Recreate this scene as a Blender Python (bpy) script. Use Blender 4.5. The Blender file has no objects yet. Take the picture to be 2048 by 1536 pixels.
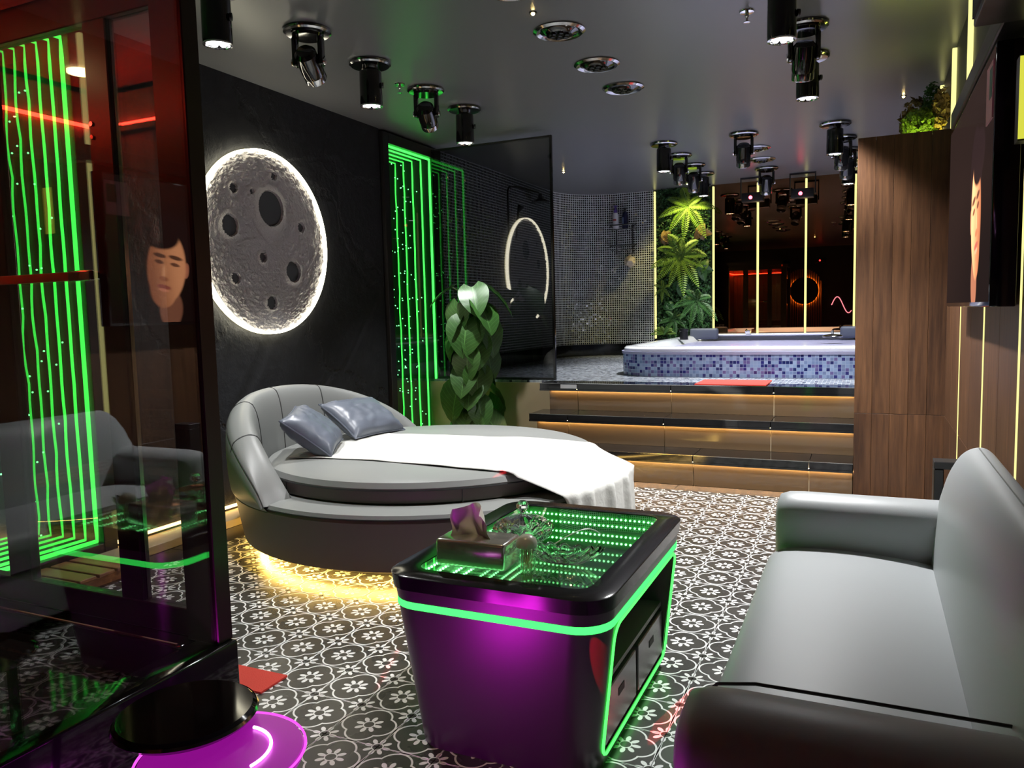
import bpy, bmesh, math, random
from mathutils import Vector, Matrix, noise
from math import sin, cos, pi, sqrt, atan2, radians
random.seed(7)
SC = bpy.context.scene
COL = SC.collection
# ------------------------------------------------------------------ camera
F_PX = 1555.65
CAM_Z = 1.316
YAW, PITCH, ROLL = 0.429424, 0.089704, -0.0243546
fw = Vector((-sin(YAW)*cos(PITCH), cos(YAW)*cos(PITCH), -sin(PITCH)))
r0 = Vector((cos(YAW), sin(YAW), 0)); u0 = r0.cross(fw)
rt = r0*cos(ROLL)+u0*sin(ROLL); up = -r0*sin(ROLL)+u0*cos(ROLL)
cam = bpy.data.cameras.new('camera'); cam_o = bpy.data.objects.new('camera', cam); COL.objects.link(cam_o)
cam.sensor_width = 36; cam.lens = F_PX/2048*36; cam.clip_start = .02
cam_o.matrix_world = Matrix(((rt.x, up.x, -fw.x, 0), (rt.y, up.y, -fw.y, 0), (rt.z, up.z, -fw.z, CAM_Z), (0, 0, 0, 1)))
SC.camera = cam_o
# ------------------------------------------------------------------ world, exposure
wd = bpy.data.worlds.new('world'); SC.world = wd; wd.use_nodes = True
wd.node_tree.nodes['Background'].inputs[0].default_value = (.5, .55, .6, 1)
wd.node_tree.nodes['Background'].inputs[1].default_value = .0
vs = SC.view_settings; vs.view_transform = 'Standard'; vs.look = 'None'; vs.gamma = 1; vs.use_curve_mapping = False
vs.exposure = 0.15
cy = SC.cycles
cy.use_denoising = True; cy.max_bounces = 10; cy.glossy_bounces = 10; cy.use_adaptive_sampling = True; cy.adaptive_threshold = .045; cy.transparent_max_bounces = 24; cy.diffuse_bounces = 3
cy.caustics_reflective = False; cy.caustics_refractive = False; cy.sample_clamp_indirect = 4.0; cy.blur_glossy = .5
SPOT_W = 100.0         # watts of one white downlight head
# ------------------------------------------------------------------ room constants (metres)
XL, XR, YB, YREAR, ZC, ZP = -3.88, .47, 10.62, -1.8, 2.945, .70
Y0, RISE, GO = 5.78, .2333, .30

# ------------------------------------------------------------------ node helpers
def mat(name, color=(.8, .8, .8), rough=.5, metal=0., spec=.5, coat=0., emit=None, es=1., trans=0., alpha=1.):
    m = bpy.data.materials.new(name); m.use_nodes = True
    b = m.node_tree.nodes['Principled BSDF']
    b.inputs['Base Color'].default_value = (*color, 1); b.inputs['Roughness'].default_value = rough
    b.inputs['Metallic'].default_value = metal; b.inputs['Specular IOR Level'].default_value = spec
    b.inputs['Coat Weight'].default_value = coat; b.inputs['Coat Roughness'].default_value = .05
    b.inputs['Transmission Weight'].default_value = trans; b.inputs['Alpha'].default_value = alpha
    if emit:
        b.inputs['Emission Color'].default_value = (*emit, 1); b.inputs['Emission Strength'].default_value = es
    return m
class G:
    """tiny expression layer over a node tree"""
    def __init__(s, m): s.t = m.node_tree; s.b = s.t.nodes.get('Principled BSDF')
    def n(s, kind): return s.t.nodes.new(kind)
    def put(s, sock, v):
        if isinstance(v, bpy.types.NodeSocket): s.t.links.new(v, sock)
        else: sock.default_value = v
    def m(s, op, a, b=0., c=0.):
        n = s.n('ShaderNodeMath'); n.operation = op
        s.put(n.inputs[0], a); s.put(n.inputs[1], b); s.put(n.inputs[2], c); return n.outputs[0]
    def add(s, a, b): return s.m('ADD', a, b)
    def sub(s, a, b): return s.m('SUBTRACT', a, b)
    def mul(s, a, b): return s.m('MULTIPLY', a, b)
    def mn(s, a, b): return s.m('MINIMUM', a, b)
    def mx(s, a, b): return s.m('MAXIMUM', a, b)
    def ab(s, a): return s.m('ABSOLUTE', a)
    def lt(s, a, b): return s.m('LESS_THAN', a, b)
    def gt(s, a, b): return s.m('GREATER_THAN', a, b)
    def ln(s, a, b): return s.m('SQRT', s.add(s.mul(a, a), s.mul(b, b)))
    def ss(s, a, lo, hi):
        n = s.n('ShaderNodeMapRange'); n.interpolation_type = 'SMOOTHSTEP'; n.clamp = True
        s.put(n.inputs[0], a); n.inputs[1].default_value = lo; n.inputs[2].default_value = hi
        return n.outputs[0]
    def uv(s):
        n = s.n('ShaderNodeTexCoord'); x = s.n('ShaderNodeSeparateXYZ'); s.t.links.new(n.outputs['UV'], x.inputs[0]); return x.outputs[0], x.outputs[1]
    def obj(s): return s.n('ShaderNodeTexCoord').outputs['Object']
    def pos(s): return s.n('ShaderNodeNewGeometry').outputs['Position']
    def xyz(s, v):
        x = s.n('ShaderNodeSeparateXYZ'); s.t.links.new(v, x.inputs[0]); return x.outputs
    def vec(s, a, b, c):
        n = s.n('ShaderNodeCombineXYZ'); s.put(n.inputs[0], a); s.put(n.inputs[1], b); s.put(n.inputs[2], c); return n.outputs[0]
    def noise(s, v, scale=5., detail=3., rough=.5, out=0):
        n = s.n('ShaderNodeTexNoise'); s.put(n.inputs['Vector'], v); n.inputs['Scale'].default_value = scale
        n.inputs['Detail'].default_value = detail; n.inputs['Roughness'].default_value = rough; return n.outputs[out]
    def white(s, v):
        n = s.n('ShaderNodeTexWhiteNoise'); n.noise_dimensions = '3D'; s.put(n.inputs['Vector'], v); return n.outputs['Value']
    def mixc(s, f, a, b):
        n = s.n('ShaderNodeMix'); n.data_type = 'RGBA'; s.put(n.inputs[0], f)
        s.put(n.inputs[6], (*a, 1) if isinstance(a, tuple) else a); s.put(n.inputs[7], (*b, 1) if isinstance(b, tuple) else b); return n.outputs[2]
    def ramp(s, f, stops):
        n = s.n('ShaderNodeValToRGB'); e = n.color_ramp.elements
        while len(e) < len(stops): e.new(.5)
        for k, (p, c) in enumerate(stops): e[k].position = p; e[k].color = (*c, 1)
        s.put(n.inputs[0], f); return n.outputs[0]
    def bump(s, h, strength=.3, dist=.01):
        n = s.n('ShaderNodeBump'); n.inputs['Strength'].default_value = strength; n.inputs['Distance'].default_value = dist
        s.t.links.new(h, n.inputs['Height']); s.t.links.new(n.outputs[0], s.b.inputs['Normal'])
    def col(s, c): s.put(s.b.inputs['Base Color'], c)
    def rough(s, c): s.put(s.b.inputs['Roughness'], c)
def emis(name, color, strength):
    m = bpy.data.materials.new(name); m.use_nodes = True; t = m.node_tree; t.nodes.clear()
    e = t.nodes.new('ShaderNodeEmission'); e.inputs[0].default_value = (*color, 1); e.inputs[1].default_value = strength
    o = t.nodes.new('ShaderNodeOutputMaterial'); t.links.new(e.outputs[0], o.inputs[0]); return m
def pane(name, tint=(.8, .8, .8), refl=.15, rough=0.):
    """thin window glass: tinted see-through plus mirror reflection that grows at grazing angles"""
    m = bpy.data.materials.new(name); m.use_nodes = True; t = m.node_tree; t.nodes.clear()
    a = t.nodes.new('ShaderNodeBsdfTransparent'); a.inputs[0].default_value = (*tint, 1)
    g = t.nodes.new('ShaderNodeBsdfGlossy'); g.inputs['Roughness'].default_value = rough
    fr = t.nodes.new('ShaderNodeFresnel'); fr.inputs[0].default_value = 1.5
    ge = t.nodes.new('ShaderNodeNewGeometry'); io = t.nodes.new('ShaderNodeMath'); io.operation = 'MULTIPLY_ADD'   # same reflectance from both sides of the pane
    io.inputs[1].default_value = 1/1.5-1.5; io.inputs[2].default_value = 1.5
    t.links.new(ge.outputs['Backfacing'], io.inputs[0]); t.links.new(io.outputs[0], fr.inputs[0])
    ma = t.nodes.new('ShaderNodeMath'); ma.operation = 'ADD'; ma.use_clamp = True; ma.inputs[1].default_value = refl
    mx = t.nodes.new('ShaderNodeMixShader'); o = t.nodes.new('ShaderNodeOutputMaterial')
    t.links.new(fr.outputs[0], ma.inputs[0]); t.links.new(ma.outputs[0], mx.inputs[0])
    t.links.new(a.outputs[0], mx.inputs[1]); t.links.new(g.outputs[0], mx.inputs[2]); t.links.new(mx.outputs[0], o.inputs[0]); return m

# ------------------------------------------------------------------ mesh helpers
class MB:
    def __init__(s): s.bm = bmesh.new(); s.uvl = None
    def _xf(s, vs, M):
        if M is not None: bmesh.ops.transform(s.bm, matrix=M, verts=vs)
    def box(s, x0, x1, y0, y1, z0, z1, bevel=0., seg=2, M=None):
        r = bmesh.ops.create_cube(s.bm, size=1., matrix=Matrix.Translation(((x0+x1)/2, (y0+y1)/2, (z0+z1)/2)) @ Matrix.Diagonal((x1-x0, y1-y0, z1-z0, 1)))
        vs = r['verts']
        if bevel > 0:
            es = list({e for v in vs for e in v.link_edges})
            q = bmesh.ops.bevel(s.bm, geom=es, offset=bevel, segments=seg, profile=.5, affect='EDGES')
            vs = list({v for f in q['faces'] for v in f.verts} | {v for v in vs if v.is_valid})
        s._xf(vs, M); return s
    def lathe(s, prof, c=(0, 0, 0), n=32, M=None, a0=0., a1=2*pi):
        full = abs(a1-a0-2*pi) < 1e-6; rings = []
        cnt = n if full else n+1; made = []
        for k in range(cnt):
            a = a0+(a1-a0)*k/n
            rings.append([s.bm.verts.new((c[0]+r*cos(a), c[1]+r*sin(a), c[2]+z)) for r, z in prof]); made += rings[-1]
        for k in range(n):
            A, B = rings[k], rings[(k+1) % cnt]
            for i in range(len(prof)-1):
                s.bm.faces.new((A[i], B[i], B[i+1], A[i+1]))
        bmesh.ops.remove_doubles(s.bm, verts=made, dist=1e-6)
        s._xf([v for v in made if v.is_valid], M); return s
    def cyl(s, r, z0, z1, c=(0, 0), n=24, r2=None, M=None):
        r2 = r if r2 is None else r2
        return s.lathe([(0, z0), (r, z0), (r2, z1), (0, z1)], (c[0], c[1], 0), n, M)
    def tube(s, pts, r, n=8, closed=False, cap=True):
        P = [Vector(p) for p in pts]; L = len(P); rings = []; N = None
        for k in range(L):
            d = (P[(k+1) % L]-P[k-1]) if closed else (P[min(k+1, L-1)]-P[max(k-1, 0)])
            d.normalize()
            if N is None:
                N = d.orthogonal().normalized()
            N = (N-d*N.dot(d))
            N = N.normalized() if N.length > 1e-6 else d.orthogonal().normalized()
            B = d.cross(N); rr = r[k] if isinstance(r, (list, tuple)) else r
            rings.append([s.bm.verts.new(P[k]+N*rr*cos(2*pi*i/n)+B*rr*sin(2*pi*i/n)) for i in range(n)])
        for k in range(L if closed else L-1):
            A, Bq = rings[k], rings[(k+1) % L]
            for i in range(n): s.bm.faces.new((A[i], A[(i+1) % n], Bq[(i+1) % n], Bq[i]))
        if cap and not closed:
            s.bm.faces.new(rings[0][::-1]); s.bm.faces.new(rings[-1])
        return s
    def grid(s, fn, nu, nv, uv=False, flip=False):
        if uv and s.uvl is None: s.uvl = s.bm.loops.layers.uv.new('UVMap')
        g = [[s.bm.verts.new(fn(i/nu, j/nv)) for j in range(nv+1)] for i in range(nu+1)]
        for i in range(nu):
            for j in range(nv):
                q = [(i, j), (i+1, j), (i+1, j+1), (i, j+1)]
                if flip: q = q[::-1]
                f = s.bm.faces.new([g[a][b] for a, b in q])
                if uv:
                    for l, (a, b) in zip(f.loops, q): l[s.uvl].uv = (a/nu, b/nv)
        return s
    def prism(s, poly, z0, z1, M=None):
        a = [s.bm.verts.new((x, y, z0)) for x, y in poly]; b = [s.bm.verts.new((x, y, z1)) for x, y in poly]
        n = len(poly); s.bm.faces.new(a[::-1]); s.bm.faces.new(b)
        for i in range(n): s.bm.faces.new((a[i], a[(i+1) % n], b[(i+1) % n], b[i]))
        s._xf(a+b, M); return s
    def loft(s, loops, cap0=True, cap1=True, closed=True):
        R = [[s.bm.verts.new(p) for p in L] for L in loops]; n = len(R[0])
        for A, B in zip(R, R[1:]):
            for i in range(n if closed else n-1): s.bm.faces.new((A[i], A[(i+1) % n], B[(i+1) % n], B[i]))
        if cap0: s.bm.faces.new(R[0][::-1])
        if cap1: s.bm.faces.new(R[-1])
        return s
    def ball(s, c, r, sub=2, sx=1, sy=1, sz=1, M=None):
        q = bmesh.ops.create_icosphere(s.bm, subdivisions=sub, radius=r, matrix=Matrix.Translation(c) @ Matrix.Diagonal((sx, sy, sz, 1)))
        s._xf(q['verts'], M); return s
    def quad(s, *p): s.bm.faces.new([s.bm.verts.new(q) for q in p]); return s
def chaikin(p, n=2):
    for _ in range(n):
        q = [p[0]]
        for a, b in zip(p, p[1:]):
            q += [tuple(.75*x+.25*y for x, y in zip(a, b)), tuple(.25*x+.75*y for x, y in zip(a, b))]
        p = q+[p[-1]]
    return p
def wpos(o):
    v = Vector((0, 0, 0))
    while o: v += o.location; o = o.parent
    return v
def props(o, label=None, cat=None, group=None, kind=None):
    if label: o['label'] = label
    if cat: o['category'] = cat
    if group: o['group'] = group
    if kind: o['kind'] = kind
    return o
def link(name, me, material, parent=None, c=None, smooth=True, **kw):
    o = bpy.data.objects.new(name, me); COL.objects.link(o)
    if material is not None and not me.materials: me.materials.append(material)
    o.location = Vector(c if c is not None else (0, 0, 0)) - wpos(parent)
    if parent: o.parent = parent
    return props(o, **kw)
def obj(name, mb, material, parent=None, smooth=35, **kw):
    """mesh in world coordinates -> object with its origin at the middle of its base"""
    bm = mb.bm
    bmesh.ops.recalc_face_normals(bm, faces=bm.faces)
    co = [v.co for v in bm.verts]
    c = Vector(((min(v.x for v in co)+max(v.x for v in co))/2, (min(v.y for v in co)+max(v.y for v in co))/2, min(v.z for v in co)))
    bmesh.ops.translate(bm, vec=-c, verts=bm.verts)
    me = bpy.data.meshes.new(name); bm.to_mesh(me); bm.free()
    if smooth:
        me.shade_smooth(); me.set_sharp_from_angle(angle=radians(smooth))
    return link(name, me, material, parent, c, **kw)
def thing(name, loc, label, cat, group=None, kind=None):
    o = bpy.data.objects.new(name, None); COL.objects.link(o); o.location = loc; o.empty_display_size = .1
    return props(o, label, cat, group, kind)
def copy_tree(o, parent=None):
    c = o.copy(); COL.objects.link(c); c.parent = parent
    for ch in list(o.children): copy_tree(ch, c)
    return c
def T(x, y, z): return Matrix.Translation((x, y, z))
def RX(a): return Matrix.Rotation(a, 4, 'X')
def RY(a): return Matrix.Rotation(a, 4, 'Y')
def RZ(a): return Matrix.Rotation(a, 4, 'Z')
def rrect(x0, x1, y0, y1, r, n=6):
    pts = []
    for cx, cy_, a in ((x1-r, y0+r, -pi/2), (x1-r, y1-r, 0), (x0+r, y1-r, pi/2), (x0+r, y0+r, pi)):
        for k in range(n+1): pts.append((cx+r*cos(a+pi/2*k/n), cy_+r*sin(a+pi/2*k/n)))
    return pts

# ------------------------------------------------------------------ materials
M = {}
M['black'] = mat('black_gloss', (.006, .006, .007), .08, spec=.6)
M['blackm'] = mat('black_satin', (.012, .012, .013), .35)
M['blackw'] = mat('black_shell', (.004, .004, .004), .6)
M['chrome'] = mat('chrome', (.75, .75, .76), .12, 1.)
M['chromed'] = mat('dark_chrome', (.35, .35, .36), .14, 1.)
M['leather'] = mat('grey_leather', (.215, .222, .215), .42, spec=.4)
g = G(M['leather']); g.bump(g.noise(g.obj(), 220., 2.), .08, .002)
M['leathers'] = mat('pale_grey_leather', (.40, .42, .43), .42, spec=.4)
g = G(M['leathers']); g.bump(g.noise(g.obj(), 220., 2.), .08, .002)
M['leatherd'] = mat('brown_grey_leather', (.115, .095, .085), .45, spec=.4)
M['seam'] = mat('dark_seam', (.03, .03, .03), .6)
M['pillow'] = mat('blue_grey_leather', (.115, .13, .165), .38, spec=.5)
M['sheet'] = mat('white_sheet', (.50, .50, .475), .8)
g = G(M['sheet']); g.bump(g.noise(g.obj(), 22., 4.), .25, .02)
M['ceil'] = mat('ceiling_paint', (.15, .153, .16), .30, spec=.4)
M['white'] = mat('white_acrylic', (.82, .85, .9), .12, coat=.5)
M['whitep'] = mat('white_plastic', (.8, .8, .8), .4)
M['beige'] = mat('beige_panel', (.38, .30, .19), .5)
M['grey'] = mat('grey_cushion', (.09, .105, .15), .6)
M['red'] = mat('red_mat', (.55, .035, .02), .8)
g = G(M['red']); g.bump(g.noise(g.obj(), 260., 1.), .4, .004)
M['stone'] = mat('black_stone', (.010, .010, .011), .07, spec=.6)
M['riser'] = mat('brown_gloss_tile', (.115, .078, .045), .08, spec=.6)
M['grout'] = mat('pale_grout', (.55, .45, .3), .7)
M['floor_dark'] = mat('dark_tile', (.03, .027, .025), .22)
M['orange'] = mat('orange_reflection', (.55, .09, .02), .35)  # pull bar colour: mirrored warm light put into the orange
M['gold'] = mat('gold', (.75, .52, .22), .2, 1.)
M['pot'] = mat('dark_pot', (.02, .018, .016), .5)
def woodmat(name, c0, c1, axis=2, sc=1., rough=.42):
    m = mat(name, c0, rough); g = G(m); p = g.xyz(g.obj()); w = [9., 9., 9.]; w[axis] = .55
    oi = g.n('ShaderNodeObjectInfo').outputs['Random']
    v = g.vec(g.add(g.mul(p[0], w[0]*sc), g.mul(oi, 31.)), g.mul(p[1], w[1]*sc), g.add(g.mul(p[2], w[2]*sc), g.mul(oi, 17.)))
    n = g.noise(v, 3.2, 5., .6); n2 = g.noise(v, 14., 3., .6)
    f = g.add(g.mul(n, .75), g.mul(n2, .25)); f = g.add(f, g.mul(g.sub(oi, .5), .16))
    g.col(g.ramp(f, [(.30, c0), (.52, tuple((a+b)/2 for a, b in zip(c0, c1))), (.70, c1)]))
    g.bump(n2, .12, .004); return m
M['wood'] = woodmat('walnut_panel', (.036, .0145, .0065), (.135, .061, .026))
M['sauna_wood'] = woodmat('sauna_wood', (.16, .065, .025), (.40, .19, .08), axis=0)
M['sauna_woodv'] = woodmat('sauna_wood_upright', (.13, .05, .02), (.32, .14, .06), axis=2)
# patterned floor tile: printed flowers and quatrefoils
def tilemat():
    m = mat('flower_tile', (.04, .04, .04), .3, spec=.5); g = G(m); u, v = g.uv()
    px, py = g.sub(u, .5), g.sub(v, .5); ax, ay = g.ab(px), g.ab(py)
    d = g.sub(g.mn(g.ln(g.sub(ax, .205), ay), g.ln(ax, g.sub(ay, .205))), .262)
    line = g.lt(g.ab(d), .0155)
    def flower(x, y, s):
        th = g.m('ARCTAN2', y, x); rr = g.ln(x, y)
        t2 = g.sub(g.m('WRAP', g.add(th, pi/8), pi/4, 0.), pi/8)
        ca, sa = g.m('COSINE', t2), g.m('SINE', t2)
        e = g.ln(g.m('DIVIDE', g.sub(g.mul(rr, ca), .158*s), .068*s), g.m('DIVIDE', g.mul(rr, sa), .037*s))
        return g.mx(g.lt(e, 1.), g.lt(g.ab(g.sub(rr, .088*s)), .010))
    fl = flower(px, py, 1.05); co = flower(g.sub(.5, ax), g.sub(.5, ay), 1.0)
    # fine pointed lines that run from corner to corner along the edges
    ex = g.mn(g.sub(.5, ax), g.sub(.5, ay)); along = g.mx(g.sub(.5, ax), g.sub(.5, ay))
    arc = g.lt(g.ab(g.sub(ex, g.add(.004, g.mul(g.mul(along, along), .07)))), .0055)
    arc = g.mul(arc, g.gt(along, .2))
    mask = g.mx(g.mx(line, fl), g.mx(co, arc))
    oi = g.n('ShaderNodeObjectInfo').outputs['Random']
    base = g.mixc(g.noise(g.pos(), 3., 3.), (.030, .029, .028), (.055, .052, .047))
    g.col(g.mixc(mask, base, (.80, .80, .80)))
    g.rough(g.add(.20, g.mul(g.noise(g.pos(), 6., 3.), .16)))
    return m
M['tile'] = tilemat()
def slatewall():
    m = mat('black_slate', (.016, .017, .020), .62, spec=.35); g = G(m); p = g.pos(); q = g.xyz(p)
    n1 = g.noise(p, 1.6, 6., .65); n2 = g.noise(p, 9., 5., .6)
    v = g.n('ShaderNodeTexVoronoi'); v.feature = 'DISTANCE_TO_EDGE'; v.inputs['Scale'].default_value = 1.3
    g.put(v.inputs['Vector'], g.vec(q[0], g.add(q[1], g.mul(n1, .5)), g.add(q[2], g.mul(n1, .7))))
    h = g.add(g.add(n1, g.mul(n2, .5)), g.mul(g.ss(v.outputs[0], 0., .06), .35)); g.bump(h, .6, .03)
    g.col(g.mixc(n2, (.006, .0065, .008), (.017, .018, .021))); return m
M['slate'] = slatewall()
def mosaic(name, size, cols, grout, gw=.12, rough=.15, metal=0., axes='xyz', arc=False, jit=0.):
    """small mosaic too fine to pick apart; cells from object position (or from UV in metres)"""
    m = mat(name, cols[0], rough, metal); g = G(m)
    if axes == 'uv': a, b = g.uv()
    else:
        q = g.xyz(g.pos()); a, b = q['xyz'.index(axes[0])], q['xyz'.index(axes[1])]
    a, b = g.m('DIVIDE', a, size), g.m('DIVIDE', b, size)
    fa, fb = g.m('FRACT', a), g.m('FRACT', b)
    w = g.white(g.vec(g.m('FLOOR', a), g.m('FLOOR', b), 3.))
    edge = g.mn(g.mn(fa, g.sub(1., fa)), g.mn(fb, g.sub(1., fb)))
    gm = g.lt(edge, gw)
    st = [(k/len(cols), c) for k, c in enumerate(cols)]
    rp = g.n('ShaderNodeValToRGB'); rp.color_ramp.interpolation = 'CONSTANT'; e = rp.color_ramp.elements
    while len(e) < len(st): e.new(.5)
    for k, (p_, c) in enumerate(st): e[k].position = p_; e[k].color = (*c, 1)
    g.put(rp.inputs[0], w)
    g.col(g.mixc(gm, rp.outputs[0], grout))
    g.put(g.b.inputs['Metallic'], g.mul(g.sub(1., gm), metal)); g.rough(g.add(rough, g.mul(gm, .5)))
    if jit:
        # every little mirror is set at its own slight angle
        w2 = g.white(g.vec(g.m('FLOOR', a), g.m('FLOOR', b), 9.)); w3 = g.white(g.vec(g.m('FLOOR', a), g.m('FLOOR', b), 5.))
        h = g.add(g.mul(g.sub(w2, .5), fa), g.mul(g.sub(w3, .5), fb)); g.bump(h, jit, size*.3)
    return m
M['mosaic_sh'] = mosaic('mirror_mosaic', .031, [(.05, .052, .055), (.09, .09, .095), (.035, .037, .04), (.20, .20, .21)], (.66, .68, .68), .14, .08, .9, 'uv', jit=.5)
M['mosaic_tub'] = mosaic('blue_mosaic', .030, [(.30, .40, .62), (.22, .30, .52), (.02, .025, .15), (.36, .46, .68), (.16, .13, .34), (.28, .38, .62), (.03, .03, .20), (.20, .26, .46)], (.38, .46, .66), .05, .12, 0., 'uv')
M['mosaic_fl'] = mosaic('floor_mosaic', .030, [(.36, .40, .45), (.26, .29, .33), (.05, .055, .08), (.42, .45, .5), (.12, .13, .17), (.32, .36, .42)], (.3, .32, .34), .05, .18, 0., 'xy')
M['bronze'] = mat('bronze_mirror', (.33, .17, .085), .0, 1.)
M['glass_cabin'] = pane('cabin_glass', (.93, .93, .93), .07)
M['glass_near'] = pane('cabin_side_glass', (.92, .92, .92), .07)
M['glass_dark'] = pane('smoked_glass', (.42, .43, .44), .02)
M['glass_clear'] = pane('clear_glass', (.95, .95, .95), .02)
M['glass_table'] = pane('table_half_mirror', (.85, .85, .85), .32)
M['mirror'] = mat('mirror', (.88, .9, .88), 0., 1.)
M['crystal'] = mat('crystal', (.95, .95, .95), .03, trans=1.)
# lights
M['led_warm'] = emis('warm_led', (1., .62, .22), 9.)
M['led_step'] = emis('step_led', (1., .66, .28), 60.)
M['led_bed'] = emis('yellow_led', (1., .62, .14), 40.)
M['led_strip'] = emis('yellow_strip', (.92, .86, .30), 1.25)
M['led_green'] = emis('green_neon', (.06, 1., .09), 2.6)
M['led_greent'] = emis('green_table_neon', (.05, 1., .12), 2.2)
M['led_dot'] = emis('green_dot', (.15, 1., .25), 5.)
M['led_red'] = emis('red_led', (1., .03, .015), 40.)
M['led_white'] = emis('white_led', (1., 1., 1.), 14.)
M['led_halo'] = emis('moon_halo', (1., .93, .70), 11.)
M['led_star'] = emis('warm_point', (1., .72, .25), 60.)
M['led_purple'] = emis('purple_led', (.75, .02, .75), 1.0)
M['led_neon'] = emis('pink_neon', (1., .45, 1.), 4.)
M['led_amber'] = emis('amber_led', (1., .50, .08), 70.)
M['led_redpt'] = emis('red_point', (1., .05, .08), 14.)
def spot(name, loc, target, watts, angle, parent=None, color=(1, 1, 1), blend=.6, size=.04):
    d = bpy.data.lights.new(name, 'SPOT'); d.energy = watts; d.spot_size = radians(angle); d.spot_blend = blend
    d.color = color; d.shadow_soft_size = size
    o = bpy.data.objects.new(name, d); COL.objects.link(o)
    v = Vector(target)-Vector(loc); o.rotation_euler = v.to_track_quat('-Z', 'Y').to_euler()
    o.location = Vector(loc)-wpos(parent)
    if parent: o.parent = parent
    return o

# ================================================================== STRUCTURE
S = dict(kind='structure')
fl = obj('floor', MB().box(XL-.9, XR+.3, YREAR, Y0+.05, -.12, -.009), M['floor_dark'], smooth=0, **S)
def in_floor(x, y):      # patterned field inside the dark border
    return -3.47 < x < XR-.02 and y < 5.61
TX, TY, TS = -.6525, 4.1936, .2
def hidden(x, y):
    if (x+2.45)**2+(y-4.15)**2 < .98**2: return True
    if -1.2 < x < -.72 and 2.1 < y < 2.75: return True
    if -.15 < x and 1.6 < y < 3.0: return True
    if x < -2.05 and y < 1.95: return True
    return False
def tile_mesh(cells, name):
    mb = MB(); uvl = mb.bm.loops.layers.uv.new('UVMap'); h = TS/2-.0009; k = h-.0014
    for (cx, cy_, z, x0, x1, y0, y1) in cells:
        # x0..x1,y0..y1: cut limits relative to the centre
        X0, X1, Y0_, Y1 = max(-h, x0), min(h, x1), max(-h, y0), min(h, y1); d = .0014
        def V(x, y, zz): return mb.bm.verts.new((cx+x, cy_+y, z+zz))
        t = [V(X0+d, Y0_+d, 0), V(X1-d, Y0_+d, 0), V(X1-d, Y1-d, 0), V(X0+d, Y1-d, 0)]
        b = [V(X0, Y0_, -.0014), V(X1, Y0_, -.0014), V(X1, Y1, -.0014), V(X0, Y1, -.0014)]
        e = [V(X0, Y0_, -.009), V(X1, Y0_, -.009), V(X1, Y1, -.009), V(X0, Y1, -.009)]
        fs = [mb.bm.faces.new(t)]
        for i in range(4):
            fs.append(mb.bm.faces.new((b[i], b[(i+1) % 4], t[(i+1) % 4], t[i])))
            fs.append(mb.bm.faces.new((e[i], e[(i+1) % 4], b[(i+1) % 4], b[i])))
        for f in fs:
            for l in f.loops: l[uvl].uv = ((l.vert.co.x-cx)/TS+.5, (l.vert.co.y-cy_)/TS+.5)
    me = bpy.data.meshes.new(name); mb.bm.to_mesh(me); mb.bm.free(); return me
big = 9.
full_tile = tile_mesh([(0, 0, 0, -big, big, -big, big)], 'tile')
cand, rest = [], []
for i in range(-15, 7):
    for j in range(-30, 9):
        cx, cy_ = TX+TS*i, TY+TS*j
        if not (-3.47 < cx+.1 and cx-.1 < XR-.01 and cy_-.1 < 5.60 and cy_ > YREAR+.1): continue
        cut = (-3.47-cx, XR-.01-cx, -big, 5.60-cy_)
        iscut = cut[0] > -.1 or cut[1] < .1 or cut[3] < .1
        d = Vector((cx, cy_, -CAM_Z)); w = d.dot(fw); sx = 1024+F_PX*d.dot(rt)/w if w > .1 else -9e9; sy = 768-F_PX*d.dot(up)/w if w > .1 else 9e9
        vis = -30 < sx < 2078 and 0 < sy < 1566 and not hidden(cx, cy_)
        (cand if vis else rest).append((d.length, cx, cy_, cut, iscut))
cand.sort()
for k, (dist, cx, cy_, cut, iscut) in enumerate(cand):
    if k >= 300: rest.append((dist, cx, cy_, cut, iscut)); continue
    me = full_tile if not iscut else tile_mesh([(0, 0, 0, *cut)], 'tile')
    o = link('tile', me, M['tile'], fl, (cx, cy_, 0))
me = tile_mesh([(cx, cy_, 0, *cut) for _, cx, cy_, cut, _ in rest], 'tile_field'); link('tile_field', me, M['tile'], fl, (0, 0, 0), kind='stuff')
# dark border tiles along the left wall and before the stairs
y = 2.0
while y < 5.6:
    obj('border_tile', MB().box(-3.68, -3.473, y+.002, min(y+.6, 5.6)-.002, -.009, .0, .0012, 1), M['floor_dark'], fl, smooth=0); y += .6
x = -3.68
M['brown_tile'] = mat('brown_tile', (.16, .115, .08), .22)
while x < XR-.1:
    x1 = min(x+.8, XR); obj('border_tile', MB().box(x+.002, x1-.002, 5.603, 5.775, -.009, .0, .0012, 1), M['brown_tile'], fl, smooth=0); x = x1

obj('ceiling', MB().box(XL-.9, XR+.3, YREAR-.1, YB+.1, ZC, ZC+.1), M['ceil'], smooth=0, **S)
# --- left wall: slate with a warm skirting
wl = obj('wall_left', MB().box(XL-.12, XL, 3.0, 5.82, 0, ZC), M['slate'], smooth=0, **S)
obj('wall_front', MB().box(XL-1.0, XL-.95, YREAR, 7.0, 0, ZC), M['blackw'], smooth=0, **S)
bb = obj('baseboard_left', MB().box(XL, -3.68, 2.0, 5.82, 0, .05, .003, 1), M['beige'], smooth=0, **S)
tr = obj('trim_1', MB().box(XL+.004, XL+.022, 2.98, 5.82, .07, .085), M['led_warm'], smooth=0, **S)
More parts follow.
